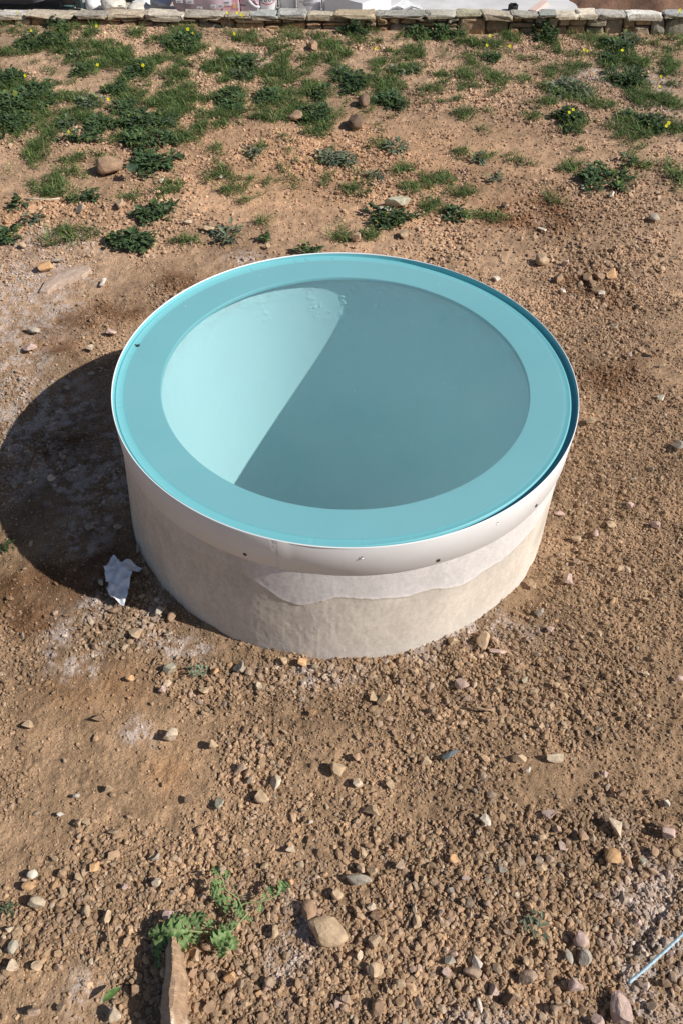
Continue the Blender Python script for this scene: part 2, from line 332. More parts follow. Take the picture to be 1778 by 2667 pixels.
CN = {'t': 'tan', 'p': 'pale', 'w': 'white', 'g': 'grey', 'o': 'orange', 'b': 'brown', 'd': 'dark', 'k': 'pinkish', 'e': 'greenish', 'c': 'dull brown'}
ST = '''283 435 72 44 b;946 262 30 30 d;925 318 36 34 d;816 126 22 22 b;770 302 34 22 b;1032 527 66 26 e;1000 543 34 16 w;1407 682 40 26 t;1290 725 20 16 w;1410 599 22 12 w;1516 487 16 12 w;1590 510 16 14 w;
1312 536 16 14 d;1699 570 28 18 g;1052 608 24 22 t;926 619 24 20 t;210 542 20 20 g;316 537 20 22 t;120 697 38 24 o;152 680 26 12 g;269 736 14 30 w;540 597 34 12 t;488 582 22 12 p;422 476 12 12 w;577 465 10 10 w;
87 861 36 14 g;80 908 34 20 k;292 866 28 18 k;235 907 22 16 p;141 1248 26 20 p;238 974 16 12 g;175 1011 24 14 g;238 1376 26 22 g;309 1370 22 18 g;364 1428 24 30 g;267 1515 18 20 g;300 1588 34 18 b;449 1743 40 36 e;561 1745 22 28 o;
625 1740 32 34 g;453 1606 28 32 b;420 1591 26 36 g;352 1652 40 28 t;789 1727 26 26 o;743 1720 24 24 t;438 1652 26 20 p;1258 1670 38 52 t;1178 1673 30 24 t;1296 1696 44 16 k;1479 1512 30 36 k;1502 1402 32 24 t;1403 1597 24 28 g;
1386 1522 22 24 t;1453 1342 28 16 k;1546 1387 16 26 k;77 1888 34 26 t;262 1869 38 24 b;446 1917 38 34 p;341 1766 24 16 o;423 1797 20 20 k;285 2059 26 22 t;203 2074 18 12 w;572 2090 24 34 e;300 2168 34 18 t;207 2143 22 26 t;
230 2145 24 20 t;159 2125 20 14 w;497 2083 28 24 b;94 2355 50 44 p;88 2271 28 32 w;80 2309 36 24 o;247 2254 24 34 o;207 2281 26 26 t;409 2294 24 30 p;410 2231 26 30 g;279 2388 22 44 t;226 2376 22 38 t;38 2465 28 34 g;34 2514 30 34 p;
98 2514 26 28 t;406 2523 22 30 b;446 2384 38 30 k;304 2641 36 40 p;540 2461 28 26 b;513 2488 18 38 t;501 2533 28 28 b;547 2620 34 32 b;350 2579 32 30 b;884 2001 44 46 t;718 2027 28 56 p;683 2071 36 42 t;930 2038 28 26 p;968 2109 46 32 t;
655 2035 18 26 p;626 1998 36 28 c;557 1938 24 26 t;672 1789 22 26 p;996 1820 34 38 t;970 1817 20 30 t;534 1797 24 28 t;721 1932 20 26 t;689 1931 24 16 t;924 1970 26 28 b;810 2139 12 14 w;815 1857 16 14 o;852 2421 98 76 t;802 2369 44 54 b;
930 2290 68 28 g;879 2321 30 38 t;937 2259 22 28 t;968 2266 26 24 t;943 2220 24 30 t;976 2452 34 38 t;972 2526 46 36 t;968 2361 26 20 p;976 2383 28 30 b;935 2485 18 26 p;599 2541 30 30 o;760 2211 30 24 p;648 2368 26 24 t;512 2440 16 20 g;
690 2251 20 18 t;984 2628 30 50 b;716 2416 20 46 t;756 2294 18 20 o;1602 2150 40 52 p;1444 1970 44 26 p;1351 1973 36 36 t;1264 2134 30 36 w;1428 2124 36 34 k;1738 2170 44 36 k;1728 2146 36 20 b;1407 2179 26 24 t;1452 2161 28 26 c;
1518 2174 28 32 b;1013 2044 22 24 t;1203 1782 38 34 k;1576 2015 20 22 k;1106 1984 30 20 t;1364 1770 18 18 e;1444 1783 20 20 t;1739 2089 16 20 w;1681 1753 18 12 p;1771 1764 22 18 k;1407 1891 18 20 t;1375 2005 14 20 w;1621 2067 24 22 b;
1602 2230 54 44 o;1676 2236 20 28 e;1702 2208 24 36 b;1399 2233 22 28 p;1425 2238 30 24 c;1460 2201 20 28 k;1407 2259 30 18 t;1177 2238 26 24 o;1304 2264 26 20 g;1085 2402 22 44 t;1116 2410 18 24 b;1077 2362 12 34 p;1510 2441 38 44 k;
1515 2487 42 42 g;1477 2491 24 44 g;1240 2499 28 56 w;1169 2499 32 24 g;1159 2529 22 22 k;1230 2533 48 28 c;1283 2578 28 40 k;1330 2597 44 38 d;1504 2567 46 42 k;1615 2621 50 84 k;1552 2653 36 40 k;1256 2389 26 16 t;1267 2357 24 26 c;
1145 2378 16 16 k;1404 2457 28 22 t;1370 2499 18 26 t;1246 2615 16 38 w;1143 2641 16 20 o;1375 2547 48 46 c;1763 1168 32 28 g;1535 1101 28 26 t;1720 1037 20 16 w;1540 738 26 22 b;1560 722 30 24 b;1524 722 22 26 b;1590 716 30 22 o;
1548 756 20 16 t;1506 742 16 18 t;1562 764 20 12 w;1450 728 24 22 b;1462 757 16 12 w;1470 690 18 14 k;1640 925 16 12 k;1700 920 20 16 c;1720 950 18 12 t;1380 1235 26 20 t;1640 1320 20 16 k;1590 1365 24 20 t;1705 1370 24 20 k;
1610 1480 18 16 t;1500 1465 22 18 c;1680 1560 20 14 t;1430 1640 22 18 k;1560 1650 20 16 t;1290 1800 20 16 t;1120 1850 22 18 c;60 640 18 12 t;340 640 20 12 t;700 640 16 12 t;1660 800 20 14 t;1600 850 16 12 p;1720 700 18 14 t;
24 2420 18 16 p;150 2240 20 18 t;330 2310 22 18 k;300 2250 18 16 t;160 2620 22 24 t;90 2630 34 26 c;430 2440 14 14 g;640 2610 24 20 t;700 2560 26 34 c;780 2560 22 26 b;900 2600 26 22 c;1040 2560 28 24 t;1090 2610 24 28 c;
1040 2250 24 26 c;1100 2290 18 18 t;1210 2290 20 16 k;1340 2330 18 14 p;1560 2330 24 18 k;1660 2400 22 20 k;1420 2380 16 14 t;1320 2430 22 18 c;1450 2620 34 30 c;1700 2620 30 26 c;1740 2560 26 24 b;1680 2480 20 16 p;1750 2480 24 20 k'''
r_st = np.random.default_rng(99); proto_rocks = []
for e in ST.replace('\n', '').split(';'):
    px, py, wp, hp, cc = e.split(); px, py, wp, hp = float(px), float(py), float(wp), float(hp)
    p = gnd(px, py + hp * 0.1); k = depth(p) / F; va = math.atan2(CAM[2], math.hypot(p[0], p[1]))
    wx = wp * k; L = hp * k; hz = min(wx, L) * (0.72 if py > 700 else 0.8) * r_st.uniform(0.85, 1.15)
    if cc == 'w': hz *= 0.7
    ly = max((L - hz * math.cos(va) * 0.35) / math.sin(va), 0.5 * wx * (1 if py < 900 else 0.6)); ly = min(ly, 2.4 * wx)
    wx *= 1.1; L *= 1.1
    V, T = rock_shape(3, r_st, int(r_st.integers(6, 10)), 0.25 if wx < 0.05 else 0.5, 0.66 if wx < 0.05 else 0.85, 0.03)
    R = rotz(r_st.uniform(0, 6.28)); V = V @ R.T; V = V / np.abs(V).max(0)
    V = V * np.array([wx * 0.5, ly * 0.5, hz * 0.62])
    zb = float(h_low(np.array([p[0]]), np.array([p[1]]))[0])
    V[:, 2] += hz * 0.30
    base = np.array(PAL[cc]) * (1.14 if cc != 'd' else 1.0) * r_st.uniform(0.9, 1.1)
    n3 = (np.sin(V[:, 0] * 260 + px) * np.sin(V[:, 1] * 230 + py) * np.sin(V[:, 2] * 300) )[:, None]
    C = base * (1 + 0.22 * n3) * (1 + r_st.normal(size=(len(V), 1)) * 0.03)
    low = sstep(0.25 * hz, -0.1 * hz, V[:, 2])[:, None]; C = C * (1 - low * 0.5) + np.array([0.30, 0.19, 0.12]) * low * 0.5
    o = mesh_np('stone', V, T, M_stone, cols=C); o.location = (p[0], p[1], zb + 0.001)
    sz = 'tiny' if wx < 0.018 else 'small' if wx < 0.03 else 'medium' if wx < 0.055 else 'large'
    shp = ' long' if hp > 1.6 * wp or (wp > 1.8 * hp and py > 800) else ''
    nm = 'clod' if cc == 'd' else 'stone'; o.name = nm if nm == 'stone' else 'earth_clod'
    item(o, '%s %s%s %s' % (sz, CN[cc], shp, nm), '%s %s%s %ss' % (sz, CN[cc], shp, nm), px, py, 'stone' if nm == 'stone' else 'clod', 'single stones lying on the earth')
    o['_s'] = 1; del o['_s']

# long upturned stone slab in the foreground and the half buried pale slab behind on the left
def slab_stone():
    ax = gnd(455, 2452); bx_ = gnd(468, 2740); n = 140
    V = []; C = []; ths = np.linspace(0, 2 * np.pi, 40, endpoint=False); r = np.random.default_rng(4)
    # cross-section profile: steep left face, ridge, sloping right face
    prof = np.array([(-0.043, -0.012), (-0.039, 0.004), (-0.032, 0.020), (-0.023, 0.036), (-0.012, 0.050), (-0.001, 0.060), (0.004, 0.059), (0.011, 0.052), (0.017, 0.047), (0.024, 0.040), (0.029, 0.026), (0.032, 0.008), (0.032, -0.012)])
    for i in range(n):
        t = i / (n - 1); c = ax * (1 - t) + bx_ * t; s = 0.62 + 0.38 * sstep(0, 0.2, t); s2 = (0.45 + 0.20 * t) * (0.82 + 0.18 * s)*1.1
        c = c + np.array([0.004 * math.sin(7 * t), 0, 0])
        for j, (a, b) in enumerate(prof):
            q = 0.010 * float(fbm(np.array([t * 9.0 + 3]), np.array([j * 0.45]), 4, 4, 0.6)[0] - 0.5) + r.normal() * 0.0003
            V.append((c[0] + (a - (0.006 if j > 5 else 0) * math.sin(t * 9)) * s2 + q, c[1], (b * s + q * 0.8 + (0.006 * t if b > 0 else 0))))
            pal_ = sstep(0.78, 0.95, t + 0.12 * math.sin(j * 1.3)) if j > 5 else 0
            base = np.array([0.42, 0.28, 0.18]) if j > 4 else np.array([0.40, 0.33, 0.27])
            C.append((base * (1 - pal_) + np.array([0.72, 0.62, 0.52]) * pal_) * (0.6 + 0.8 * float(fbm(np.array([t * 26.0 + 3]), np.array([j * 0.8]), 14, 4, 0.65)[0])))
    k = len(prof); Q = [[i * k + j, (i + 1) * k + j, (i + 1) * k + j + 1, i * k + j + 1] for i in range(n - 1) for j in range(k - 1)]
    cap = [[j, j + 1, 0] for j in range(1, k - 1)]
    o = mesh_np('stone_slab', np.array(V), [np.array(Q), np.array(cap)], M_stone, cols=np.array(C))
    tag(o, 'long ridged brown stone slab jutting from the earth below the leafy weed', 'stone')
slab_stone()
def pale_slab():
    pts = [(104, 760), (118, 735), (150, 712), (190, 700), (232, 692), (238, 706), (215, 722), (180, 734), (150, 745), (125, 762)]
    W = np.array([gnd(*p)[:2] for p in pts]); c = W.mean(0); rings = []
    for s, z in ((1.04, -0.012), (1.0, 0.001), (0.95, 0.005), (0.6, 0.008), (0.25, 0.008)): rings.append(np.column_stack([c + (W - c) * s, np.full(len(W), z)]))
    V = np.concatenate(rings + [np.array([[c[0], c[1], 0.007]])]); k = len(W); Q = [[a * k + j, a * k + (j + 1) % k, (a + 1) * k + (j + 1) % k, (a + 1) * k + j] for a in range(4) for j in range(k)]
    T = [[4 * k + j, 4 * k + (j + 1) % k, 5 * k] for j in range(k)]
    o = mesh_np('stone_slab', V, [np.array(Q), np.array(T)], M_stone, cols=np.array([0.50, 0.375, 0.29]) * (0.8 + 0.4 * fbm(V[:, 0] * 40, V[:, 1] * 40, 3, 3)[:, None]), smooth=False)
    z0 = float(h_low(np.array([c[0]]), np.array([c[1]]))[0]); o.location.z = z0
    tag(o, 'flat pale pinkish stone half buried left of the basin, behind its shadow', 'stone')
pale_slab()

# ------------------------------------------------------------------ the round basin
def basin():
    root = empty('round_basin', (BC[0], BC[1], 0.0))
    tag(root, 'round concrete basin with a white hoop and a wide turquoise painted rim', 'basin')
    P = root
    # outer concrete wall with a skim of paler plaster under the hoop
    nt, nz = 1440, 150; th = np.linspace(-np.pi, np.pi, nt, endpoint=False); zs = np.linspace(-0.03, 0.348, nz)
    T, Z = np.meshgrid(th, zs, indexing='ij'); deg = np.degrees(T)
    ex = np.array([-180, -150, -128, -115, -108.3, -105, -102, -98.8, -94, -90.5, -81, -74, -69, -64, -59.9, -55.3, -46, -38, -30, -10, 30, 90, 180])
    ez = np.array([0.20, 0.235, 0.232, 0.245, 0.222, 0.203, 0.182, 0.173, 0.193, 0.214, 0.200, 0.199, 0.197, 0.184, 0.174, 0.188, 0.183, 0.192, 0.21, 0.22, 0.2, 0.21, 0.20])
    zl1 = np.interp(np.degrees(th), ex, ez); ker = np.hanning(15); zl1 = np.convolve(np.pad(zl1, 7, mode='wrap'), ker / ker.sum(), 'valid')
    zl = zl1[:, None] + 0.012 * (fbm(deg / 5 + 50, Z * 3, 3, 3) - 0.5) + 0.005 * (fbm(deg / 1.2 + 50, Z * 30, 6, 3) - 0.5)
    cx, sx = np.cos(T), np.sin(T)
    strength = np.interp(deg, [-180, -125, -112, -107, 180], [0.35, 0.35, 0.25, 1, 1])
    mk = sstep(-0.002, 0.006, Z - zl); mk = mk * strength
    f1 = fbm(deg / 1.0 + 100, Z * 60, 5, 4, 0.6); f2 = fbm(deg / 7 + 60, Z * 9, 9, 3); f3 = fbm(deg * 1.1 + 30, Z * 5, 13, 3)
    rad = np.interp(Z, [-0.03, 0.0, 0.37], [0.595, 0.592, 0.574])
    rough_near = np.interp(np.abs(deg + 96), [0, 10, 22], [1, 0.6, 0.0]) * (Z < 0.2)
    rad = rad + mk * (0.0011 + 0.0010 * (f2 - 0.5)) + 0.0006 * (f1 - 0.5) * (1 + 1.2 * rough_near) + 0.0014 * (f2 - 0.5) + 0.0006 * rough_near * (f3 - 0.5)
    lip = np.exp(-((Z - zl - 0.003) / 0.004) ** 2) * strength; rad += 0.0007 * lip
    cen = np.stack([np.interp(Z, [0, 0.37], [-0.011, 0.0]), np.interp(Z, [0, 0.37], [-0.026, 0.0])], -1)
    V = np.stack([cen[..., 0] + rad * cx, cen[..., 1] + rad * sx, Z], -1)
    conc = np.array([0.68, 0.60, 0.51]); plas = np.array([0.76, 0.71, 0.68]); foot = np.array([0.72, 0.655, 0.58])
    c = conc * (0.78 + 0.44 * f2[..., None]) * (0.88 + 0.26 * f1[..., None])
    m3 = np.clip(mk, 0, 1)[..., None]; c = c * (1 - m3) + plas * (0.82 + 0.18 * f1[..., None] + 0.18 * f2[..., None]) * m3
    c = c * (1 + 0.2 * (sstep(0.5, 0.9, lip))[..., None])
    ft = (sstep(0.065, 0.02, Z + 0.03 * (f2 - 0.5)) * 0.6)[..., None]; c = c * (1 - ft) + foot * ft
    st = (sstep(0.42, 0.2, np.abs(f3 - 0.55) * 4) * rough_near * 0.3)[..., None]; c = c * (1 - st) + np.array([0.66, 0.6, 0.55]) * st
    i = np.arange(nt); idx = np.arange(nt * nz).reshape(nt, nz); j = np.roll(idx, -1, 0)
    Q = np.stack([idx[:, :-1], j[:, :-1], j[:, 1:], idx[:, 1:]], -1).reshape(-1, 4)
    M_conc = mat('concrete', attr=True, rough=0.92, spec=0.15, var=0.13, vscale=120, bump=0.55, bscale=330, bdist=0.0012)
    mesh_np('concrete_wall', V.reshape(-1, 3), Q, M_conc, P, c.reshape(-1, 3), True)
    # hoop: thin white band with a seam; top edge paler
    N = 720; seam = math.radians(-102.9)
    a = np.linspace(seam, seam + 2 * np.pi + 0.012, N); zt = 0.378; z0 = 0.2845
    prof = [(0.5845, z0), (0.5872, z0), (0.5880, z0 + 0.001), (0.5882, zt - 0.0012), (0.5878, zt - 0.0002)]
    Vh = []
    for q in a:
        lift = 0.0016 * sstep(0.06, 0.0, q - seam) if q - seam < 0.06 else 0.0
        tuck = -0.0006 if q > seam + 2 * np.pi - 0.02 else 0.0
        for (rr, zz) in prof:
            wob = 0.0007 * math.sin(5 * q) + 0.0004 * math.sin(13 * q + 1); rr2 = rr + wob + lift + tuck
            zz2 = zz + (0.0012 * math.sin(3 * q + 0.5) if zz < 0.3 else 0)
            Vh.append((rr2 * math.cos(q), rr2 * math.sin(q), zz2))
    k = len(prof); Qh = [[i * k + j, (i + 1) * k + j, (i + 1) * k + j + 1, i * k + j + 1] for i in range(N - 1) for j in range(k - 1)]
    hoop = mesh_np('hoop', np.array(Vh), np.array(Qh), M_hoop, P, smooth=True)
    Ve, Qe = revolve([(0.5882, zt - 0.001), (0.5878, zt + 0.0006), (0.5868, zt + 0.0012), (0.5856, zt + 0.0006), (0.5852, zt - 0.003)], 720)
    mesh_np('hoop_edge', Ve, Qe, M_edge, hoop, smooth=True)
    for ang, z in ((-110.5, 0.303), (-69.0, 0.298), (-40.7, 0.303)):
        q = math.radians(ang); pr = [(0.0, 0.0022), (0.0016, 0.0020), (0.0032, 0.0016), (0.0046, 0.0006), (0.0050, -0.001)]
        Vs, Qs = revolve([(a_, b_) for a_, b_ in pr], 20)
        Vc = []
        R = np.array([[-math.sin(q), 0, math.cos(q)], [math.cos(q), 0, math.sin(q)], [0, 1, 0]])
        Vs2 = Vs.copy(); Vs2[:, 2] -= 0.0012 * (np.abs(Vs[:, 0]) < 0.0006) * (np.hypot(Vs[:, 0], Vs[:, 1]) < 0.003)
        Vw = Vs2 @ R.T + np.array([0.5885 * math.cos(q), 0.5885 * math.sin(q), z]); mesh_np('screw', Vw, Qs, M_screw, hoop, smooth=False)
    for ang, z in ((-85.7, 0.349), (-55.1, 0.351)):                     # drilled holes with a burr of white plastic below
        q = math.radians(ang); R = np.array([[-math.sin(q), 0, math.cos(q)], [math.cos(q), 0, math.sin(q)], [0, 1, 0]])
        Vs, Qs = revolve([(0.0001, 0.0006), (0.0026, 0.0006)], 16); mesh_np('screw_hole', Vs @ R.T + np.array([0.5886 * math.cos(q), 0.5886 * math.sin(q), z]), Qs, M_screw, hoop)
        Vs, Qs = revolve([(0.0001, 0.0026), (0.002, 0.0022), (0.0034, 0.0)], 14); mesh_np('plastic_burr', (Vs * [1, 0.7, 1]) @ R.T + np.array([0.5884 * math.cos(q), 0.5884 * math.sin(q), z - 0.003]), Qs, M_edge, hoop, smooth=True)
    # turquoise flange with its rolled bead and gutter
    prof = [(0.4715, 0.352), (0.4690, 0.3535), (0.4686, 0.3555), (0.4684, 0.3640), (0.4690, 0.3652), (0.4710, 0.3655), (0.5520, 0.3665), (0.5600, 0.3672), (0.5635, 0.3688), (0.5660, 0.3694), (0.5683, 0.3682), (0.5698, 0.3650),
            (0.5706, 0.3625), (0.5722, 0.3600), (0.5760, 0.3592), (0.5815, 0.3600), (0.5836, 0.3618), (0.5843, 0.3640), (0.5850, 0.3765)]
    Vl, Ql = revolve(prof, 720); ang_ = np.arctan2(Vl[:, 1], Vl[:, 0]); r_ = np.hypot(Vl[:, 0], Vl[:, 1]); gg = 0.08 + 0.72 * sstep(-0.45, 0.75, np.cos(ang_ + 0.08))
    rm = r_ > 0.560; rnew = np.where(rm, np.where(r_ < 0.5845, 0.5845 - (0.5845 - r_) * (0.25 + 0.75 * gg), r_), r_); Vl[:, 0] *= rnew / r_; Vl[:, 1] *= rnew / r_
    gut = (r_ > 0.569) & (r_ < 0.5846); Vl[gut, 2] = 0.368 - (0.368 - Vl[gut, 2]) * (gg[gut] * 1.0)
    wob = 0.0009 * (fbm(np.degrees(np.arctan2(Vl[:, 1], Vl[:, 0])) / 14 + 30, Vl[:, 0] * 0, 7, 3) - 0.5); Vl[:, 2] += wob * 1.5
    mesh_np('painted_flange', Vl, Ql, M_lid, P, smooth=True)
    # inner shell: painted concrete tube going down
    nt, nz = 1080, 260; th = np.linspace(-np.pi, np.pi, nt, endpoint=False); zs = 0.358 - np.linspace(0, 1, nz) ** 1.5 * 1.09
    T, Z = np.meshgrid(th, zs, indexing='ij'); deg = np.degrees(T)
    d = 0.358 - Z
    sc = fbm(deg / 3 + 80, Z * 60, 2, 4, 0.65); sc2 = fbm(deg / 1.2 + 80, Z * 90, 16, 3, 0.6)
    top = sstep(0.075, 0.01, d + 0.03 * (fbm(deg / 9 + 10, Z * 4, 22, 3) - 0.5))
    pat = sstep(0.52, 0.68, fbm(deg / 6 + 77, Z * 14, 27, 3)) * np.exp(-((d - 0.075) / 0.05) ** 2) * (np.exp(-((deg - 92) / 18) ** 2) + 0.35)
    rad = 0.484 + 0.0016 * top * (sc - 0.5) * 2 - 0.0022 * pat * (sstep(0.50, 0.72, sc2) + 0.5 * sstep(0.5, 0.7, fbm(deg / 5 + 80, Z * 110, 25, 3))) - 0.001 * top + 0.0012 * (fbm(deg / 22 + 44, Z * 3, 31, 3) - 0.5)
    V = np.stack([rad * np.cos(T), rad * np.sin(T), Z], -1); idx = np.arange(nt * nz).reshape(nt, nz); j = np.roll(idx, -1, 0)
    Q = np.stack([idx[:, :-1], idx[:, 1:], j[:, 1:], j[:, :-1]], -1).reshape(-1, 4)
    c0 = np.array([0.470, 0.750, 0.775]); grey = np.array([0.46, 0.58, 0.58])
    gk = (top * sstep(0.40, 0.62, sc) * 0.5)[..., None]; c = c0 * (1 - gk) + grey * gk; c = c * (1 + 0.04 * (fbm(deg / 26 + 50, Z * 3, 35, 3)[..., None] - 0.5))
    M_in = mat('turquoise_shell_paint', attr=True, rough=0.55, spec=0.4, var=0.02, vscale=40, bump=0.15, bscale=200, bdist=0.001)
    sh = mesh_np('inner_shell', V.reshape(-1, 3), Q, M_in, P, c.reshape(-1, 3), True)
    Vf, Qf = revolve([(0.0005, -0.72), (0.2, -0.72), (0.482, -0.72)], 96)
    M_fl = mat('turquoise_floor_paint', (0.47, 0.75, 0.775), rough=0.8, spec=0.15, var=0.03, vscale=9)
    mesh_np('floor', Vf, Qf, M_fl, P, smooth=True)
    Mg = bpy.data.materials.new('dusty_glass'); Mg.use_nodes = True; g_ = Mg.node_tree; g_.nodes.clear(); out = g_.nodes.new('ShaderNodeOutputMaterial')
    tr = g_.nodes.new('ShaderNodeBsdfTransparent'); tr.inputs[0].default_value = (0.955, 0.99, 0.99, 1); gl = g_.nodes.new('ShaderNodeBsdfGlossy'); gl.inputs['Roughness'].default_value = 0.04
    df = g_.nodes.new('ShaderNodeBsdfDiffuse'); df.inputs[0].default_value = (0.72, 0.78, 0.80, 1); lw = g_.nodes.new('ShaderNodeLayerWeight'); lw.inputs['Blend'].default_value = 0.5; pw = g_.nodes.new('ShaderNodeMath'); pw.operation = 'POWER'; pw.inputs[1].default_value = 5.0; fr = g_.nodes.new('ShaderNodeMath'); fr.operation = 'MULTIPLY_ADD'; fr.inputs[1].default_value = 0.85; fr.inputs[2].default_value = 0.07; g_.links.new(lw.outputs['Facing'], pw.inputs[0]); g_.links.new(pw.outputs[0], fr.inputs[0])
    m1 = g_.nodes.new('ShaderNodeMixShader'); m2 = g_.nodes.new('ShaderNodeMixShader'); tc = g_.nodes.new('ShaderNodeTexCoord'); nz_ = g_.nodes.new('ShaderNodeTexNoise'); nz_.inputs['Scale'].default_value = 2.6; nz_.inputs['Detail'].default_value = 9; nz_.inputs['Roughness'].default_value = 0.6
    mr = g_.nodes.new('ShaderNodeMapRange'); mr.inputs['From Min'].default_value = 0.3; mr.inputs['From Max'].default_value = 0.75; mr.inputs['To Min'].default_value = 0.075; mr.inputs['To Max'].default_value = 0.125
    K = g_.links; K.new(tc.outputs['Object'], nz_.inputs['Vector']); K.new(nz_.outputs['Fac'], mr.inputs['Value']); K.new(mr.outputs[0], m1.inputs[0]); K.new(tr.outputs[0], m1.inputs[1]); K.new(df.outputs[0], m1.inputs[2])
    K.new(fr.outputs[0], m2.inputs[0]); K.new(m1.outputs[0], m2.inputs[1]); K.new(gl.outputs[0], m2.inputs[2]); K.new(m2.outputs[0], out.inputs[0])
    Vg, Qg = revolve([(0.0005, 0.3702), (0.2, 0.3702), (0.4, 0.3702), (0.558, 0.3702)], 360); mesh_np('glass_cover', Vg, Qg[:, ::-1].copy(), Mg, P, smooth=True)
    rs = np.random.default_rng(44); Vk = []; Tk = []; v0, t0 = ICO[1]
    for k in range(9):
        rr, aa = 0.55 * math.sqrt(rs.random()), rs.uniform(0, 6.28); Vk.append(v0 * rs.uniform(0.0005, 0.0011, 3) * [1.5, 1, .4] + [rr * math.cos(aa), rr * math.sin(aa), 0.3707]); Tk.append(t0 + k * len(v0))
    tag(mesh_np('dust_specks', np.concatenate(Vk), np.concatenate(Tk), M_edge, P), kind='stuff')
    for o in root.children:
        o.location = (0, 0, 0)
basin()
def fly():
    p = gnd(361, 902, 0.368); root = empty('dead_fly', p)
    M = mat('fly_black', (0.015, 0.02, 0.025), rough=0.5); V, T = ICO[2]
    mesh_np('body', V * [0.0055, 0.0028, 0.0022] @ rotz(0.5).T + [0, 0, 0.002], T, M, root, smooth=True)
    for a in (0.9, 2.6):
        v, t = ICO[1]; mesh_np('wing', (v * [0.005, 0.0018, 0.0003] + [0.004, 0, 0]) @ rotz(a).T + [-0.002, 0.001, 0.003], t, M, root)
    tag(root, 'tiny black fly lying on the left of the turquoise rim', 'fly')
fly()

# ------------------------------------------------------------------ crumpled tissue, rod, twigs
def tissue():
    from mathutils.geometry import delaunay_2d_cdt
    poly = [(125, 735), (100, 752), (55, 795), (60, 840), (66, 882), (85, 888), (72, 935), (88, 975), (125, 1002), (180, 1042), (205, 985), (212, 930), (228, 885), (241, 852), (222, 826), (262, 818), (298, 802), (262, 784), (222, 765), (190, 775), (160, 790), (152, 760)]
    P2 = [(250 + a / 2.412, 1150 + b / 2.412) for a, b in poly]; W = np.array([gnd(*p, 0.012)[:2] for p in P2]); c = W.mean(0); W = W - c
    r = np.random.default_rng(3); lo, hi = W.min(0), W.max(0); G = r.uniform(lo, hi, (1400, 2))
    def inside(p):
        s = False; n = len(W)
        for i in range(n):
            a, b = W[i], W[(i + 1) % n]
            if (a[1] > p[1]) != (b[1] > p[1]) and p[0] < (b[0] - a[0]) * (p[1] - a[1]) / (b[1] - a[1]) + a[0]: s = not s
        return s
    pts = []
    n = len(W)
    for i in range(n):
        for t in (0, 0.33, 0.66): pts.append(W[i] * (1 - t) + W[(i + 1) % n] * t + r.normal(size=2) * 0.0006)
    nb = len(pts); pts += [g for g in G if inside(g)]
    vs, es, fs, *_ = delaunay_2d_cdt([Vector(p) for p in pts], [(i, (i + 1) % nb) for i in range(nb)], [list(range(nb))], 1, 1e-6)
    V = np.array([[v.x, v.y] for v in vs]); x, y = V[:, 0], V[:, 1]
    z = 0.011 + 0.044 * np.abs(fbm(x * 22 + 3, y * 22 + 8, 5, 3) - 0.5) * 2 + 0.012 * (fbm(x * 55, y * 55, 8, 3) - 0.5)
    for (a, b, ca, sa, wd, hh) in ((0.0, 0.012, 0.3, 0.95, 0.006, 0.012), (-0.018, 0.03, 0.95, 0.3, 0.005, 0.014), (0.015, -0.02, -0.4, 0.9, 0.006, 0.010)):
        dd = (x - a) * sa - (y - b) * ca; z += hh * np.exp(-np.abs(dd) / wd)
    V3 = np.column_stack([V, z]); T = np.array([f for f in fs if len(f) == 3])
    V4 = V3 - [0, 0, 0.0006]; nV = len(V3); o = mesh_np('crumpled_tissue', np.concatenate([V3, V4]), [np.concatenate([T, T[:, ::-1] + nV])], M_tissue, smooth=True)
    o.location = (c[0], c[1], 0); tag(o, "crumpled white paper tissue on the ground in the basin's shadow", 'tissue')
tissue()
def rod():
    a = gnd(1634, 2563); a = a + [0, 0, 0.004]; b = gnd(1778, 2432, 0.028); d = b - a; pts = [a + d * t + np.array([0.0015 * math.sin(t * 9), 0.0015 * math.sin(t * 7 + 1), 0.0]) for t in np.linspace(0, 2.1, 60)]
    M = mat('pale_blue_rod', (0.50, 0.66, 0.74), rough=0.5, var=0.45, vscale=170, bump=0.5, bscale=300, bdist=0.001)
    V, Q = tube(pts, 0.0029 + 0.0004 * np.sin(np.arange(60) * 2.1), 10)
    o = mesh_np('thin_rod', V, Q, M, smooth=True); tag(o, 'thin pale blue rod slanting in over the near right corner', 'rod')
rod()
M_twig = mat('dry_twig', (0.40, 0.27, 0.17), rough=0.9, var=0.3, vscale=90); M_straw = mat('dry_straw', (0.66, 0.58, 0.42), rough=0.8)
for pl, rad, M, nm, lab, cat in (
    ([(284, 2408), (286, 2425), (287, 2440), (291, 2456)], 0.0022, M_twig, 'dry_twig', 'short brown twig standing out of the gravel in the near left', 'twig'),
    ([(63, 520), (90, 521), (125, 523), (158, 520)], 0.003, M_straw, 'dry_stalk', 'pale dry stalk lying on bare earth far left of the basin', 'stalk'),
    ([(1222, 1846), (1245, 1850), (1262, 1853), (1285, 1855)], 0.0028, M_twig, 'dry_twig', 'thin dark greenish twig lying right of the front foot of the basin', 'twig')):
    pts = [gnd(*p) for p in pl]
    for i, p in enumerate(pts): p[2] = float(h_low(np.array([p[0]]), np.array([p[1]]))[0]) + 0.008 + 0.002 * (i % 2)
    V, Q = tube(pts, rad, 6); o = mesh_np(nm, V, Q, M, smooth=True); tag(o, lab, cat)
p = gnd(1168, 1970); V, T = rock_shape(2, np.random.default_rng(6), 8, 0.3, 0.6); V = (V * [0.022, 0.007, 0.003]) @ rotz(0.5).T
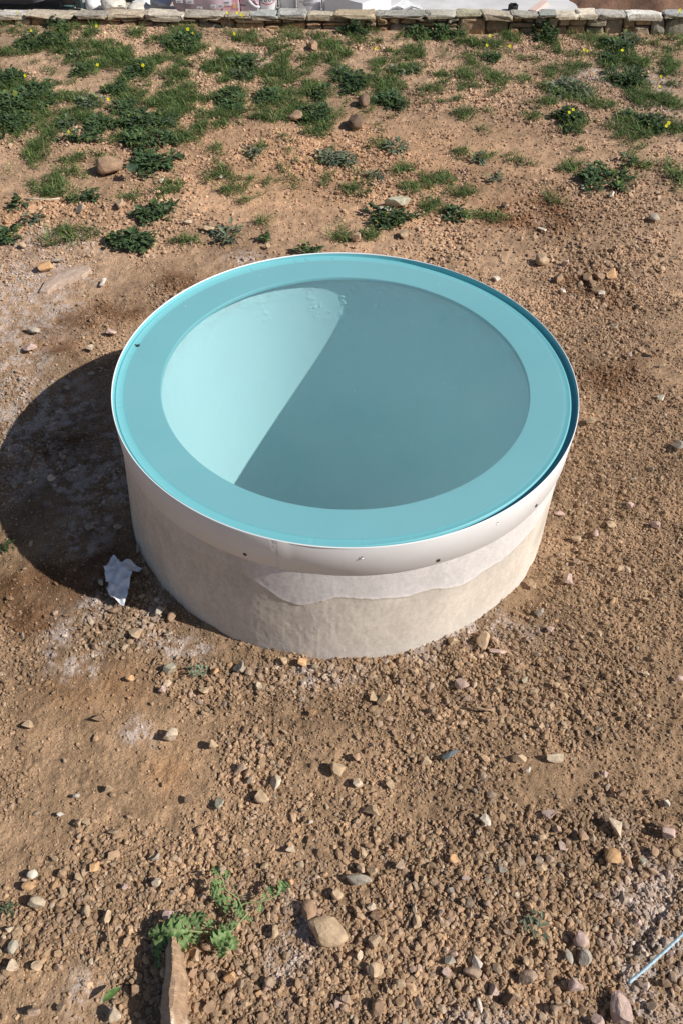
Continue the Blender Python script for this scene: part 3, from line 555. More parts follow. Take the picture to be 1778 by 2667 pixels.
o = mesh_np('slate_shard', V + [p[0], p[1], 0.012], T, mat('blue_slate', (0.09, 0.11, 0.12), rough=0.5), smooth=False); tag(o, 'dark blue-grey flat shard in the middle foreground, right of the tan triangular stone', 'shard')

# ------------------------------------------------------------------ leaves
def leaf_quads(pos, yaw, L, Wd, tilt, droop, colr, lobes=0.0, seg=4, r=None, cup=0.25):
    """arrays (n,...) -> vertices and faces of n bent leaves; each leaf a strip of 2*seg quads folded on the midrib"""
    n = len(pos); t = np.linspace(0, 1, seg + 1)
    wp = np.sin(np.pi * np.clip(t * 0.93 + 0.05, 0, 1)) ** 0.8
    if lobes: wp = wp * (1 - lobes * (np.arange(seg + 1) % 2))
    el = tilt[:, None] - droop[:, None] * t[None]
    ds = (L / seg)[:, None]
    hx = np.concatenate([np.zeros((n, 1)), np.cumsum(np.cos(el[:, :-1]) * ds, 1)], 1); hz = np.concatenate([np.zeros((n, 1)), np.cumsum(np.sin(el[:, :-1]) * ds, 1)], 1)
    w = Wd[:, None] * wp[None] * 0.5
    c, s = np.cos(yaw)[:, None], np.sin(yaw)[:, None]; V = np.zeros((n, seg + 1, 3, 3))
    for k, sg in enumerate((-1, 0, 1)):
        V[:, :, k, 0] = pos[:, 0:1] + hx * c - sg * w * s; V[:, :, k, 1] = pos[:, 1:2] + hx * s + sg * w * c; V[:, :, k, 2] = pos[:, 2:3] + hz + abs(sg) * w * cup
    nv = (seg + 1) * 3; base = (np.arange(n) * nv)[:, None, None]; q = []
    for i in range(seg):
        for k in range(2): q.append([i * 3 + k, i * 3 + k + 1, (i + 1) * 3 + k + 1, (i + 1) * 3 + k])
    Q = (np.array(q)[None] + base).reshape(-1, 4)
    shade = np.ones((1, seg + 1, 3, 1)); C = colr[:, None, None, :] * shade; C = np.broadcast_to(C, (n, seg + 1, 3, 3)).copy(); C[:, :, 1] *= 1.15
    return V.reshape(-1, 3), Q, C.reshape(-1, 3)
def blades(pos, yaw, L, Wd, tilt, droop, colr, seg=3):
    n = len(pos); t = np.linspace(0, 1, seg + 1); el = tilt[:, None] - droop[:, None] * t[None]; ds = (L / seg)[:, None]
    hx = np.concatenate([np.zeros((n, 1)), np.cumsum(np.cos(el[:, :-1]) * ds, 1)], 1); hz = np.concatenate([np.zeros((n, 1)), np.cumsum(np.sin(el[:, :-1]) * ds, 1)], 1)
    w = Wd[:, None] * (1 - t[None] ** 1.6 * 0.92) * 0.5; c, s = np.cos(yaw)[:, None], np.sin(yaw)[:, None]; V = np.zeros((n, seg + 1, 2, 3))
    for k, sg in enumerate((-1, 1)):
        V[:, :, k, 0] = pos[:, 0:1] + hx * c - sg * w * s; V[:, :, k, 1] = pos[:, 1:2] + hx * s + sg * w * c; V[:, :, k, 2] = pos[:, 2:3] + hz
    nv = (seg + 1) * 2; q = np.array([[i * 2, i * 2 + 1, i * 2 + 3, i * 2 + 2] for i in range(seg)]); Q = (q[None] + (np.arange(n) * nv)[:, None, None]).reshape(-1, 4)
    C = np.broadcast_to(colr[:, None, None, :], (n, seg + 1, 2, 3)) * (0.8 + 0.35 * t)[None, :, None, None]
    return V.reshape(-1, 3), Q, C.reshape(-1, 3)
def patch_pts(px, py, rx, ry, n, r, grass=True):
    """n ground points inside an irregular patch seen at photo pixel (px, py)"""
    c = gnd(px, py); k = depth(c) / F; sn = CAM[2] / np.linalg.norm(c - CAM)
    RX = rx * k; RY = ry * k / sn; ry_off = 0.0
    a = r.uniform(0, 2 * np.pi, n); q = np.sqrt(r.random(n)) * (0.72 + 0.35 * np.sin(a * 3 + px) * 0.6 + 0.18 * np.sin(a * 5 + py))
    x = c[0] + RX * q * np.cos(a); y = c[1] - 0.02 + RY * q * np.sin(a); return x, y, RX, RY
GRASS = '''200 290 60 14;300 350 60 16;120 360 50 14;470 350 60 14;560 290 50 12;700 300 50 12;780 230 60 12;640 240 50 12;480 240 60 12;720 180 50 12;300 140 60 10;210 130 40 10;30 130 40 10;1130 230 30 8;1650 160 50 10;1700 250 60 14;1560 270 40 10;1500 170 30 8;172 115 30 20;23 73 42 12;19 142 40 10;240 90 22 12;321 77 24 6;356 88 24 9;478 80 42 9;268 115 70 9;383 145 105 24;138 160 50 11;268 168 48 17;460 184 77 22;555 172 46 19;153 203 40 12;176 245 38 11;413 237 95 24;
459 268 66 18;551 230 30 17;547 318 52 19;126 337 38 11;647 96 50 12;762 90 50 12;854 100 28 14;854 126 30 18;716 142 46 17;816 149 30 14;743 188 58 20;904 138 27 11;888 180 34 14;950 205 34 14;804 210 30 13;988 165 30 14;1049 145 38 17;
1099 126 42 10;1011 214 38 20;647 299 46 26;762 264 38 13;820 340 32 9;1145 188 26 7;1228 107 42 10;1323 88 38 12;1519 101 30 11;1580 168 46 10;1737 84 23 16;1760 122 20 10;1714 165 62 19;1228 153 24 17;1209 188 26 17;1289 197 38 17;
1358 203 20 7;1446 189 42 16;1744 199 34 19;1274 243 22 8;1427 262 34 8;1679 253 40 17;1744 268 36 13;1612 333 54 17;1752 333 32 15;1290 105 30 9;1560 110 30 9;870 152 24 12;700 120 40 10;420 110 30 12;590 150 24 14;330 200 30 10;600 200 24 10;1080 170 30 8;1640 160 24 10;520 245 30 12;340 255 30 12'''
TUFT = '''103 384 38 38;230 407 70 12;155 470 72 34;448 488 42 15;568 445 34 18;631 488 50 18;563 385 18 10;178 603 66 18;488 620 34 8;689 568 18 7;884 597 28 14;972 370 40 12;1052 436 30 11;1126 456 44 15;1195 393 28 9;1292 399 62 12;1372 416 28 7;
1476 427 34 12;1756 459 32 24;1200 493 44 11;1441 507 38 12;914 487 38 16;1075 482 34 11;1120 527 38 15;1269 556 44 9;966 602 32 12;897 608 24 9;1690 430 26 8;1212 295 30 11;1385 302 34 9;1250 333 18 7;350 510 26 8;640 520 20 6'''
WEED = '''115 111 74 14 l;153 53 22 16 l;165 77 16 10 l;482 112 50 20 l;207 147 22 10 l;218 184 24 12 l;367 180 34 15 l;19 207 42 20 l;92 237 54 25 l;38 276 88 40 l;19 325 56 24 l;306 230 30 11 l;245 264 42 12 w;325 276 38 13 l;590 249 24 16 l;260 325 50 20 l;
383 318 78 24 l;420 322 40 12 w;168 316 30 10 w;934 73 42 22 l;640 168 42 17 l;632 189 34 8 w;892 188 20 9 w;923 214 42 24 l;835 237 24 17 l;1049 178 42 7 w;1011 256 40 15 l;1045 268 15 10 l;605 241 22 13 l;705 249 46 15 l;613 268 28 18 l;
827 295 52 22 l;1088 84 38 9 l;1145 84 26 12 l;1191 76 17 15 l;1411 77 34 26 l;1603 126 42 17 l;1580 153 23 10 l;1637 103 30 12 w;1281 147 24 9 l;1633 203 54 22 l;1480 233 62 18 w;1476 314 36 24 l;1690 325 40 18 l;1630 306 34 9 l;218 356 56 10 l;
390 367 78 20 l;402 425 70 24 l;230 505 38 14 l;52 525 23 10 l;86 557 32 10 w;660 393 22 9 w;861 407 40 17 w;396 551 60 21 l;23 605 34 18 l;350 630 74 22 l;603 603 44 17 w;809 646 34 10 l;1029 384 28 12 w;903 413 28 14 w;1567 465 72 28 l;
1636 424 22 10 l;1292 459 20 7 w;1189 547 40 17 l;1012 560 62 22 l;690 612 10 6 l;975 452 30 5 w;1245 410 20 6 w;1360 560 1 1 l'''
def grass_mesh(L, name, r, parent_mat=M_grass, dens=1.0):
    P = []; Y = []; Ln = []; Wd = []; Ti = []; Dr = []; Co = []
    for (px, py, rx, ry) in L:
        _, _, RX, RY = patch_pts(px, py, rx, ry, 1, r)
        RX *= 1.3; RY *= 1.5; nt = max(2 if rx < 12 else 6, int(RX * RY * 3.14 * 1150 * dens)); rx *= 1.3; ry *= 1.5; x, y, _, _ = patch_pts(px, py, rx, ry, nt, r)
        mk_ = fbm(x * 11 + 2, y * 9, 20, 3)
        for i in range(nt):
            if mk_[i] < 0.42 and rx > 12 and len(P) > 4: continue
            nb = int(r.integers(6, 16)); ya = r.uniform(0, 6.28, nb); big = r.uniform(0.65, 1.3)
            dark = r.uniform(0.65, 1.35)
            P.append(np.column_stack([x[i] + r.normal(size=nb) * 0.011, y[i] + r.normal(size=nb) * 0.011, np.zeros(nb)])); Y.append(ya)
            Ln.append(r.uniform(0.022, 0.062, nb) * big); Wd.append(r.uniform(0.0022, 0.0048, nb)); Ti.append(r.uniform(0.05, 1.0, nb)); Dr.append(r.uniform(0.2, 1.9, nb))
            base = (np.array([0.078, 0.135, 0.036]) if r.random() < .6 else np.array([0.130, 0.180, 0.055])) * dark; c = base[None] * r.uniform(0.6, 1.7, (nb, 1)) * np.array([1, 1, 1]); dry = r.random(nb) < 0.12; c[dry] = np.array([0.30, 0.25, 0.13]) * r.uniform(0.7, 1.2)
            Co.append(c)
    P, Y, Ln, Wd, Ti, Dr, Co = [np.concatenate(a) for a in (P, Y, Ln, Wd, Ti, Dr, Co)]
    P[:, 2] = h_low(P[:, 0], P[:, 1])
    ok = P[:, 1] < WY(P[:, 0]) - 0.02
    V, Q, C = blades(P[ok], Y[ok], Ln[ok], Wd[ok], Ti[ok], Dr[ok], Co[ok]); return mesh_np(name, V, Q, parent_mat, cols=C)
rg = np.random.default_rng(21)
G = [tuple(float(v) for v in e.split()) for e in GRASS.replace('\n', '').split(';')]
for e in WEED.replace('\n', '').split(';'):
    a_, b_, c_, d_, _k = e.split(); a_, b_, c_, d_ = float(a_), float(b_), float(c_), float(d_)
    if b_ < 345 and c_ > 12: G.append((a_ + rg.uniform(-10, 10), b_ + rg.uniform(-3, 3), c_ * 1.15, d_ * 1.0))
for _ in range(1100):
    a_, b_ = rg.uniform(0, 1778), 62 + 420 * rg.random() ** 1.25; p_ = gnd(a_, b_); k_ = float(fbm(p_[0:1] * 2.2 + 3, p_[1:2] * 2.2, 33, 3)[0])
    if k_ > 0.5 + 0.12 * (a_ > 1000) * (b_ > 150) + 0.10 * (b_ > 300): s_ = rg.uniform(3, 9); G.append((a_, b_, s_ * 1.3, s_ * 0.5))
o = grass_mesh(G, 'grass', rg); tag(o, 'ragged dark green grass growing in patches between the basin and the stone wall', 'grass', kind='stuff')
# a thin scatter of stray blades over the weedy part of the field
for e in TUFT.replace('\n', '').split(';'):
    t = tuple(float(v) for v in e.split()); o = grass_mesh([t], 'grass_tuft', rg)
    item(o, '%s green grass tuft' % ('broad' if t[2] > 45 else 'small' if t[2] < 26 else 'dark'), '%s green grass tufts' % ('broad' if t[2] > 45 else 'small' if t[2] < 26 else 'dark'), t[0], t[1], 'grass tuft', 'grass tufts on the bare earth')
def weed(px, py, rx, ry, kind, r):
    rx0 = rx; rx *= 1.18; ry *= 1.35
    _, _, RX, RY = patch_pts(px, py, rx, ry, 1, r); area = RX * RY * 3.14
    n = int(min(2300, max(30, area * (9500 if kind == 'l' else 5500)))); x, y, RX, RY = patch_pts(px, py, rx, ry, n, r)
    c = gnd(px, py); e = 1 - np.clip(((x - c[0]) / RX) ** 2 + ((y - c[1]) / RY) ** 2, 0, 1)
    wall_weed = py < 86 and kind == 'l' and ry > 14
    H = (0.026 if kind == 'l' else 0.015) * (2.0 if wall_weed else 1.0) * (0.6 + 0.4 * min(1, RX / 0.1))
    cl = fbm(x * 18, y * 18, 5, 2); z = h_low(x, y) + r.random(n) ** 0.8 * H * (0.25 + 0.75 * e) * (0.4 + 1.2 * cl); keep = (cl > 0.37 + 0.2 * r.random(n) * (e < 0.4)) & (y < WY(x) - 0.015) & (y < WY(x) - 0.015)
    yaw = np.arctan2(y - c[1], x - c[0]) + r.normal(size=n) * 1.2
    if kind == 'l': L = r.uniform(0.012, 0.034, n); Wd = L * r.uniform(0.4, 0.75, n); base = np.array([0.064, 0.104, 0.044]) * (1.0 + 0.35 * (r.random() - 0.5)); 
    else: L = r.uniform(0.018, 0.045, n); Wd = L * r.uniform(0.3, 0.5, n); base = np.array([0.125, 0.155, 0.100])
    tilt = r.uniform(-0.2, 0.9, n); droop = r.uniform(0.2, 1.4, n); co = base * r.uniform(0.6, 1.55, (n, 1)) * np.array([1, 1, 1]) + (r.random((n, 1)) < 0.06) * np.array([0.10, 0.10, 0.0])
    keep[np.argsort(-cl)[:12]] = True
    pos = np.column_stack([x, y, z])[keep]
    V, Q, C = leaf_quads(pos, yaw[keep], L[keep], Wd[keep], tilt[keep], droop[keep], co[keep], lobes=0.25 if kind == 'w' else 0.12)
    o = mesh_np('weed', V, Q, M_leaf, cols=C)
    d = 'grey-green woolly' if kind == 'w' else 'bushy upright' if wall_weed else 'broad dark leafy' if rx0 > 48 else 'small dark leafy' if rx0 < 26 else 'dark leafy'
    item(o, d + ' weed', d + ' weeds', px, py, 'weed', 'low weeds growing on the earth'); return o
for e in WEED.replace('\n', '').split(';'):
    px, py, rx, ry, kd = e.split()
    if float(rx) > 2: weed(float(px), float(py), float(rx), float(ry), kd, rg)
# tiny seedlings
for (px, py, s, cc, lab) in ((520, 1752, 0.020, (0.20, 0.26, 0.17), 'tiny grey-green seedling in the gravel at the front left foot of the basin'), (20, 1432, 0.024, (0.03, 0.07, 0.02), "little green sprout at the left end of the basin's shadow"),
                             (272, 2612, 0.03, (0.14, 0.24, 0.07), 'single light green leaf lying in the near left gravel'), (30, 2372, 0.014, (0.06, 0.12, 0.06), 'tiny green sprout beside the pale round stone in the near left corner'),
                             (1398, 2403, 0.024, (0.15, 0.17, 0.11), 'small dull green sprout in the gravel of the near right corner')):
    p = gnd(px, py); n = 2 if 'single' in lab else 26; r = rg; sp = s * 0.5
    pos = np.column_stack([p[0] + r.normal(size=n) * sp, p[1] + r.normal(size=n) * sp, np.full(n, 0.006) + r.random(n) * 0.012])
    L = r.uniform(0.6, 1.1, n) * s * 0.7; 
    if n == 2: pos[:, :2] = p[:2]; L[:] = 0.034; yy = np.array([0.65, 0.75])
    else: yy = r.uniform(0, 6.28, n)
    V, Q, C = leaf_quads(pos, yy, L, L * 0.36, r.uniform(0.1, 0.6, n), r.uniform(0.2, 0.8, n), np.array(cc) * r.uniform(0.7, 1.3, (n, 1)), 0.15)
    o = mesh_np('leaf' if n == 2 else 'seedling', V, Q, M_leaf, cols=C); tag(o, lab, 'leaf' if n == 2 else 'seedling')

# foreground weed with runners and lobed leaves
def lobed_leaf(length, width, r, curl=0.3, fold=0.25, lob=5):
    """leaf along +X from the stalk: lobed, toothed outline, ribs and folds"""
    N = 22; t = np.linspace(0, 1, N); env = np.sin(np.pi * np.clip(t * 0.86 + 0.10, 0, 1)) ** 0.7 * (0.55 + 0.6 * t) 
    ph = r.uniform(0, 1); lobes = 0.62 + 0.38 * np.cos(2 * np.pi * (lob * t + ph)) * (1 - 0.4 * t); w = env * lobes * width * 0.5 * (1 + r.normal(size=N) * 0.06)
    w[-1] = 0; w[0] = width * 0.03
    el = np.cumsum(np.full(N, -curl / N * 2)) + curl * 0.9; xs = np.concatenate([[0], np.cumsum(np.cos(el) * length / N)[:-1]]); zs = np.concatenate([[0], np.cumsum(np.sin(el) * length / N)[:-1]])
    V = []
    f1, f2 = r.uniform(0, 6, 2)
    for i in range(N):
        for s in (-1, -0.5, 0, 0.5, 1):
            und = 0.07 * width * math.sin(i * 1.1 + f1 + s * 2) * abs(s); sweep = 0.22 * width * abs(s) * env[i]
            V.append((xs[i] + sweep * (1 if s else 0) * 0.6, s * w[i], zs[i] + abs(s) * w[i] * fold + und))
    Q = [[i * 5 + k, i * 5 + k + 1, (i + 1) * 5 + k + 1, (i + 1) * 5 + k] for i in range(N - 1) for k in range(4)]
    return np.array(V), np.array(Q)
def z5(a, b, z): return gnd(380 + a / 3.92, 2240 + b / 3.92, z)
def front_weed():
    o0 = z5(620, 735, 0.0); root = empty('leafy_weed', o0); r = np.random.default_rng(12)
    tag(root, 'leafy green weed with lobed leaves and thin runners in the near foreground', 'weed')
    M_stem = mat('weed_stem', (0.30, 0.36, 0.16), rough=0.6); M_lf = leaf_mat('lobed_leaf')
    stems = [([(430, 720, .02), (580, 737, .016), (700, 728, .014), (800, 722, .014), (880, 725, .02), (940, 650, .026), (1000, 590, .028), (1035, 545, .026)], .0019),
             ([(1035, 545, .026), (960, 490, .016), (985, 450, .016), (1060, 430, .02), (1190, 424, .026), (1300, 380, .03), (1390, 330, .034)], .0017),
             ([(1000, 560, .026), (950, 400, .02), (880, 345, .022), (810, 300, .026), (790, 220, .026), (760, 140, .028)], .0014),
             ([(950, 380, .02), (910, 300, .018), (870, 220, .016)], .0007), ([(560, 640, .016), (640, 670, .022), (700, 690, .02)], .0016)]
    for pts, rad in stems:
        P = np.array([z5(*p) for p in pts]) - o0; t = np.linspace(0, len(P) - 1, 40); P2 = np.stack([np.interp(t, np.arange(len(P)), P[:, k]) for k in range(3)], 1)
        for _ in range(6): P2[1:-1] = (P2[:-2] + P2[2:] + 2 * P2[1:-1]) / 4
        V, Q = tube(P2, np.linspace(rad, rad * 0.7, 40), 7); mesh_np('stem', V, Q, M_stem, root, smooth=True)
    # (x, y, direction degrees in the photo, length px, width px, height)
    LV = [(770, 170, 120, 110, 75, .028), (790, 220, 200, 110, 90, .026), (800, 290, 190, 130, 100, .024), (820, 200, 80, 90, 55, .026), (870, 380, 200, 150, 70, .018), (900, 400, 240, 140, 90, .016), (850, 400, 170, 130, 60, .014), (930, 390, 270, 120, 70, .016),
          (1300, 370, 100, 90, 80, .032), (1350, 350, 70, 130, 80, .034), (1390, 330, 55, 110, 70, .036), (1210, 420, 95, 70, 45, .026), (1180, 430, 260, 90, 50, .02), (1010, 600, 130, 120, 80, .026), (960, 640, 190, 120, 70, .024), (1000, 590, -20, 80, 50, .024),
          (880, 720, 200, 200, 120, .022), (870, 740, 240, 180, 120, .02), (860, 740, 285, 150, 110, .02), (830, 730, 215, 170, 110, .026), (800, 790, 260, 180, 90, .014), (840, 730, 140, 110, 60, .02),
          (450, 725, 178, 260, 150, .030), (470, 700, 120, 150, 80, .030), (520, 700, 70, 160, 110, .028), (560, 720, 110, 170, 120, .030), (480, 740, 235, 200, 110, .022), (430, 740, 215, 240, 110, .020), (560, 740, 250, 110, 80, .02), (330, 740, 175, 230, 110, .022),
          (250, 740, 230, 200, 120, .018), (190, 830, 245, 170, 90, .014), (170, 760, 180, 120, 90, .018), (150, 960, 262, 130, 70, .012), (400, 690, 150, 170, 110, .034), (600, 700, 40, 110, 60, .022), (780, 860, 270, 110, 80, .012)]
    for (a, b, dr, ln, wd, z) in LV:
        p = z5(a, b, z); q = z5(a + math.cos(math.radians(dr)) * ln, b - math.sin(math.radians(dr)) * ln, z); d = q - p; L = np.linalg.norm(d); yaw = math.atan2(d[1], d[0])
        wpx = wd / 3.92 * depth(p) / F
        V, Q = lobed_leaf(L * 1.2, wpx * 1.9, r, curl=r.uniform(0.2, 0.8), fold=r.uniform(0.1, 0.5), lob=3.5); tl = r.uniform(-0.5, 0.5); c_, s_ = math.cos(tl), math.sin(tl)
        V = V @ np.array([[1, 0, 0], [0, c_, s_], [0, -s_, c_]]).T; V = V @ rotz(yaw).T; V = V + (p - o0)
        V[:, 2] = np.maximum(V[:, 2], 0.005)
        base = np.array([0.155, 0.250, 0.085]) * r.uniform(0.75, 1.3); C = np.tile(base, (len(V), 1)); C[2::5] = np.array([0.30, 0.38, 0.17])
        mesh_np('leaf', V, Q, M_lf, root, cols=C, smooth=True)
front_weed()
def big_leaf():
    r = np.random.default_rng(2); a, b = gnd(335, 425, 0.05), gnd(352, 468, 0.01); d = b - a; V, Q = lobed_leaf(np.linalg.norm(d) * 1.0, 0.075, r, 0.5, 0.2, 1)
    V = V @ rotz(math.atan2(d[1], d[0])).T + a; o = mesh_np('broad_leaf', V, Q, M_leaf, cols=np.tile([0.07, 0.11, 0.065], (len(V), 1)), smooth=True); tag(o, 'big drooping blue-green leaf right of the brown rock behind the basin', 'leaf')
big_leaf()

# yellow flowers
FL = '45 33 .12;82 80 .05;253 68 .05;490 76 .06;503 86 .05;255 169 .06;373 170 .07;285 258 .04;180 343 .05;594 34 .13;620 34 .13;631 39 .12;611 88 .05;979 126 .06;1275 93 .06;1326 120 .06;1267 118 .04;1528 133 .06;1520 130 .05;1619 131 .06;1720 199 .07;1717 226 .06;1481 293 .07;1491 286 .07;1740 320 .06;1734 328 .05;1770 27 .17;1766 34 .14;67 197 .04;500 14 .0'
MC = mat('flower_centre', (0.55, 0.42, 0.02), rough=0.7); M_fs = mat('flower_stalk', (0.14, 0.22, 0.06), rough=0.7)
def flower(px, py, h, r):
    p = gnd(px, py, h); g = p.copy(); g = np.array([p[0] + r.uniform(-.01, .01), min(p[1] + 0.015, WY(p[0]) - 0.03), float(h_low(p[0:1], p[1:2])[0])])
    root = empty('yellow_flower', g); pts = [np.zeros(3), (p - g) * [0.3, 0.3, 0.55], (p - g)]
    V, Q = tube(pts, 0.0011, 5); mesh_np('stem', V, Q, M_fs, root, smooth=True)
    yaw0 = r.uniform(0, 6.28); n = 5; s = r.uniform(0.007, 0.011); tl = r.uniform(0.6, 1.1)
    pos = np.zeros((n, 3)); a = yaw0 + np.arange(n) * 2 * np.pi / n
    V, Q, C = leaf_quads(pos, a, np.full(n, s), np.full(n, s * 1.0), np.full(n, r.uniform(0.2, 0.7)), np.full(n, 0.3), np.tile([0.8, 0.75, 0.03], (n, 1)), 0, 4, None, -0.1)
    c, s_ = math.cos(tl), math.sin(tl); R = np.array([[1, 0, 0], [0, c, -s_], [0, s_, c]]); V = V @ R.T
    mesh_np('petals', V + (p - g), Q, M_petal, root); v, t = ICO[1]; mesh_np('flower_head', v * 0.0025 + (p - g) + R @ [0, 0, 0.002], t, MC, root, smooth=True)
    item(root, 'yellow flower', 'yellow flowers', px, py, 'flower', 'yellow flowers among the weeds and by the wall')
for e in FL.split(';')[:-1]:
    a, b, c = [float(v) for v in e.split()]; flower(a, b, c, rg)
label_items()

# ------------------------------------------------------------------ low dry-stone wall at the field's edge
def wall():
    root = empty('stone_wall', (0, 5.66, 0)); r = np.random.default_rng(31)
    tag(root, 'low dry-stone wall of brown slabs running across the far edge of the field', 'wall')
    org = np.array([0, 5.66, 0.0]); X0, X1 = -4.2, 4.2
    def stone(xa, xb, za, zb, ya, yb, c, top=0.004, sub=4, rd=0.26):
        V, T = ICO[sub]; V = V.copy(); V = np.sign(V) * np.abs(V) ** rd; V /= np.abs(V).max(0)
        for _ in range(7):
            n = r.normal(size=3); n[2] *= 0.7; n /= np.linalg.norm(n); d = r.uniform(1.0, 1.35); s = V @ n; V -= np.maximum(0, s - d)[:, None] * n
        hx, hy, hz = (xb - xa) / 2, (yb - ya) / 2, (zb - za) / 2; W = V * [hx, hy, hz]
        sk = r.uniform(-0.12, 0.12); W[:, 2] += W[:, 0] * sk * hz / hx; W[:, 0] += W[:, 2] * r.uniform(-0.25, 0.25)
        ph = r.uniform(0, 50); nz = fbm(W[:, 0] * 28 + ph, W[:, 2] * 45 + W[:, 1] * 30 + ph, 4, 4, 0.6) - 0.5; nz2 = fbm(W[:, 0] * 26 + ph, W[:, 1] * 26, 9, 3) - 0.5
        W[:, 1] += nz * 0.030; W[:, 2] += nz2 * 0.012 + nz * (0.008 + 0.02 * (V[:, 2] < -0.5) * (sub == 4)); W[:, 0] += nz2 * 0.02
        cx = (xa + xb) / 2; y0 = WY(cx)
        W += np.array([cx, y0 + (ya + yb) / 2, (za + zb) / 2]) - org; W[:, 1] += 0.03 * (W[:, 0] - cx)
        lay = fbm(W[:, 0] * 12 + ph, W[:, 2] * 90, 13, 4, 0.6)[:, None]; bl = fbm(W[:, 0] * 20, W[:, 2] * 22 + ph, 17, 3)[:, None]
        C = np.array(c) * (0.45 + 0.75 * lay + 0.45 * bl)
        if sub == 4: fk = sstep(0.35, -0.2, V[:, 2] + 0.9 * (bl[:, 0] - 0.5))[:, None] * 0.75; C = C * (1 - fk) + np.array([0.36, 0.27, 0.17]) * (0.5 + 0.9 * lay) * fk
        return W, T, C
    ZT = lambda x: 0.083 + 0.016 * float(np.clip(x, -2.6, 2.6))
    BR = [(0.40, 0.27, 0.15), (0.45, 0.31, 0.18), (0.36, 0.25, 0.15), (0.42, 0.31, 0.20), (0.30, 0.22, 0.14), (0.46, 0.36, 0.25), (0.34, 0.28, 0.20), (0.40, 0.27, 0.15), (0.31, 0.27, 0.21)]
    VV, TT, CC, off = [], [], [], 0
    x = X0
    while x < X1:                                   # random masonry: tall single stones or two to three thin courses
        wd = r.uniform(0.07, 0.20); kind = r.random(); zt = ZT(x) - 0.023
        if kind < 0.42: rows = [(-0.05, zt)]
        elif kind < 0.8: m = zt * r.uniform(0.3, 0.6); rows = [(-0.05, m - 0.003), (m + 0.002, zt)]
        else: rows = [(-0.05, zt * .3 - .003), (zt * .3 + .002, zt * .65 - .002), (zt * .65 + 0.002, zt)]
        for (za, zb) in rows:
            cuts = [x, x + wd]
            if wd > 0.13 and zb - za < 0.07 and r.random() < 0.5: cuts = [x, x + wd * r.uniform(0.4, 0.6), x + wd]
            for a, b in zip(cuts[:-1], cuts[1:]):
                W, T, C = stone(a + 0.003, b - 0.003, za, zb, r.uniform(-0.012, 0.012), 0.09, BR[int(r.integers(0, len(BR)))], sub=3)
                VV.append(W); TT.append(T + off); CC.append(C); off += len(W)
        x += wd
    mesh_np('masonry', np.concatenate(VV), np.concatenate(TT), M_wall, root, np.concatenate(CC), smooth=False)
    xs = np.linspace(X0, X1, 40); prof = [(0.035, -1.6), (0.035, -0.025), (0.095, -0.025), (0.12, -1.65)]
    V = np.array([[a, WY(a) + p - org[1], z + (ZT(a) if z > -1 else 0)] for a in xs for p, z in prof]); Q = np.array([[i * 4 + j, (i + 1) * 4 + j, (i + 1) * 4 + j + 1, i * 4 + j + 1] for i in range(39) for j in range(3)])
    mesh_np('earth_core', V, Q, mat('wall_core', (0.16, 0.11, 0.07), rough=1, var=0.3, vscale=30, bump=1, bscale=50, bdist=0.01), root)
    B = [-140, 0, 75, 200, 285, 385, 480, 590, 655, 725, 800, 870, 975, 1110, 1190, 1260, 1335, 1410, 1450, 1508, 1560, 1640, 1738, 1830]
    CL = [(0.5, .44, .36), (0.60, 0.55, 0.48), (.50, .42, .32), (.40, .35, .29), (.55, .45, .33), (.60, .52, .42), (.50, .44, .36), (.42, .36, .27), (.42, .42, .39), (.45, .44, .40), (.52, .45, .34), (.50, .40, .27), (.41, .39, .34), (.46, .42, .35), (.44, .40, .28), (.50, .43, .33), (.47, .43, .36), (.42, .44, .38), (.70, .61, .48), (.74, .64, .50), (.44, .41, .36), (.80, .75, .66), (.44, .43, .42)]
    X = [aty(b, 30, 5.66)[0] for b in B]
    ext_l = list(np.arange(X0, X[0] - 0.1, 0.24)); ext_r = list(np.arange(X[-1] + 0.24, X1, 0.24))
    XX = ext_l + X + ext_r; CX = [(.5, .44, .36)] * len(ext_l) + CL + [(.5, .45, .38)] * (len(ext_r))
    for i in range(len(XX) - 1):
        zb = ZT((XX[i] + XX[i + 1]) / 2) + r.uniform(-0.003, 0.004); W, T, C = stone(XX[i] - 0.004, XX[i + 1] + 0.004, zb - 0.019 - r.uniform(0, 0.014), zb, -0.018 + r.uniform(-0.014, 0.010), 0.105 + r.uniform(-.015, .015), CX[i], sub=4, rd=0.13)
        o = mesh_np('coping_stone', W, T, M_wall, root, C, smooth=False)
wall()

# ------------------------------------------------------------------ the building site one terrace below, beyond the wall
ZS = -1.6
def site_pt(px, py, z=ZS): return gnd(px, py, z)
def structure(name, V, Q, M, cols=None, smooth=False):
    o = mesh_np(name, V, Q, M, cols=cols, smooth=smooth); tag(o, kind='structure'); return o
gx = np.concatenate([[-250, -100, -50, -25], np.arange(-14, 14.1, 0.5), [25, 50, 100, 250]]); gy = np.concatenate([[5.85], np.arange(6.5, 20, 0.5), [25, 35, 50, 80, 150, 300]]); X, Y = np.meshgrid(gx, gy)
Z = ZS - 0.02 + 0.05 * (fbm(X * 0.7, Y * 0.7, 3, 3) - 0.5); idx = np.arange(X.size).reshape(X.shape); Q = np.stack([idx[:-1, :-1], idx[:-1, 1:], idx[1:, 1:], idx[1:, :-1]], -1).reshape(-1, 4)
structure('site_ground', np.stack([X, Y, Z], -1).reshape(-1, 3), Q, mat('site_dirt', (0.52, 0.46, 0.40), rough=0.95, var=0.3, vscale=2.5, bump=0.6, bscale=20, bdist=0.02), smooth=True)
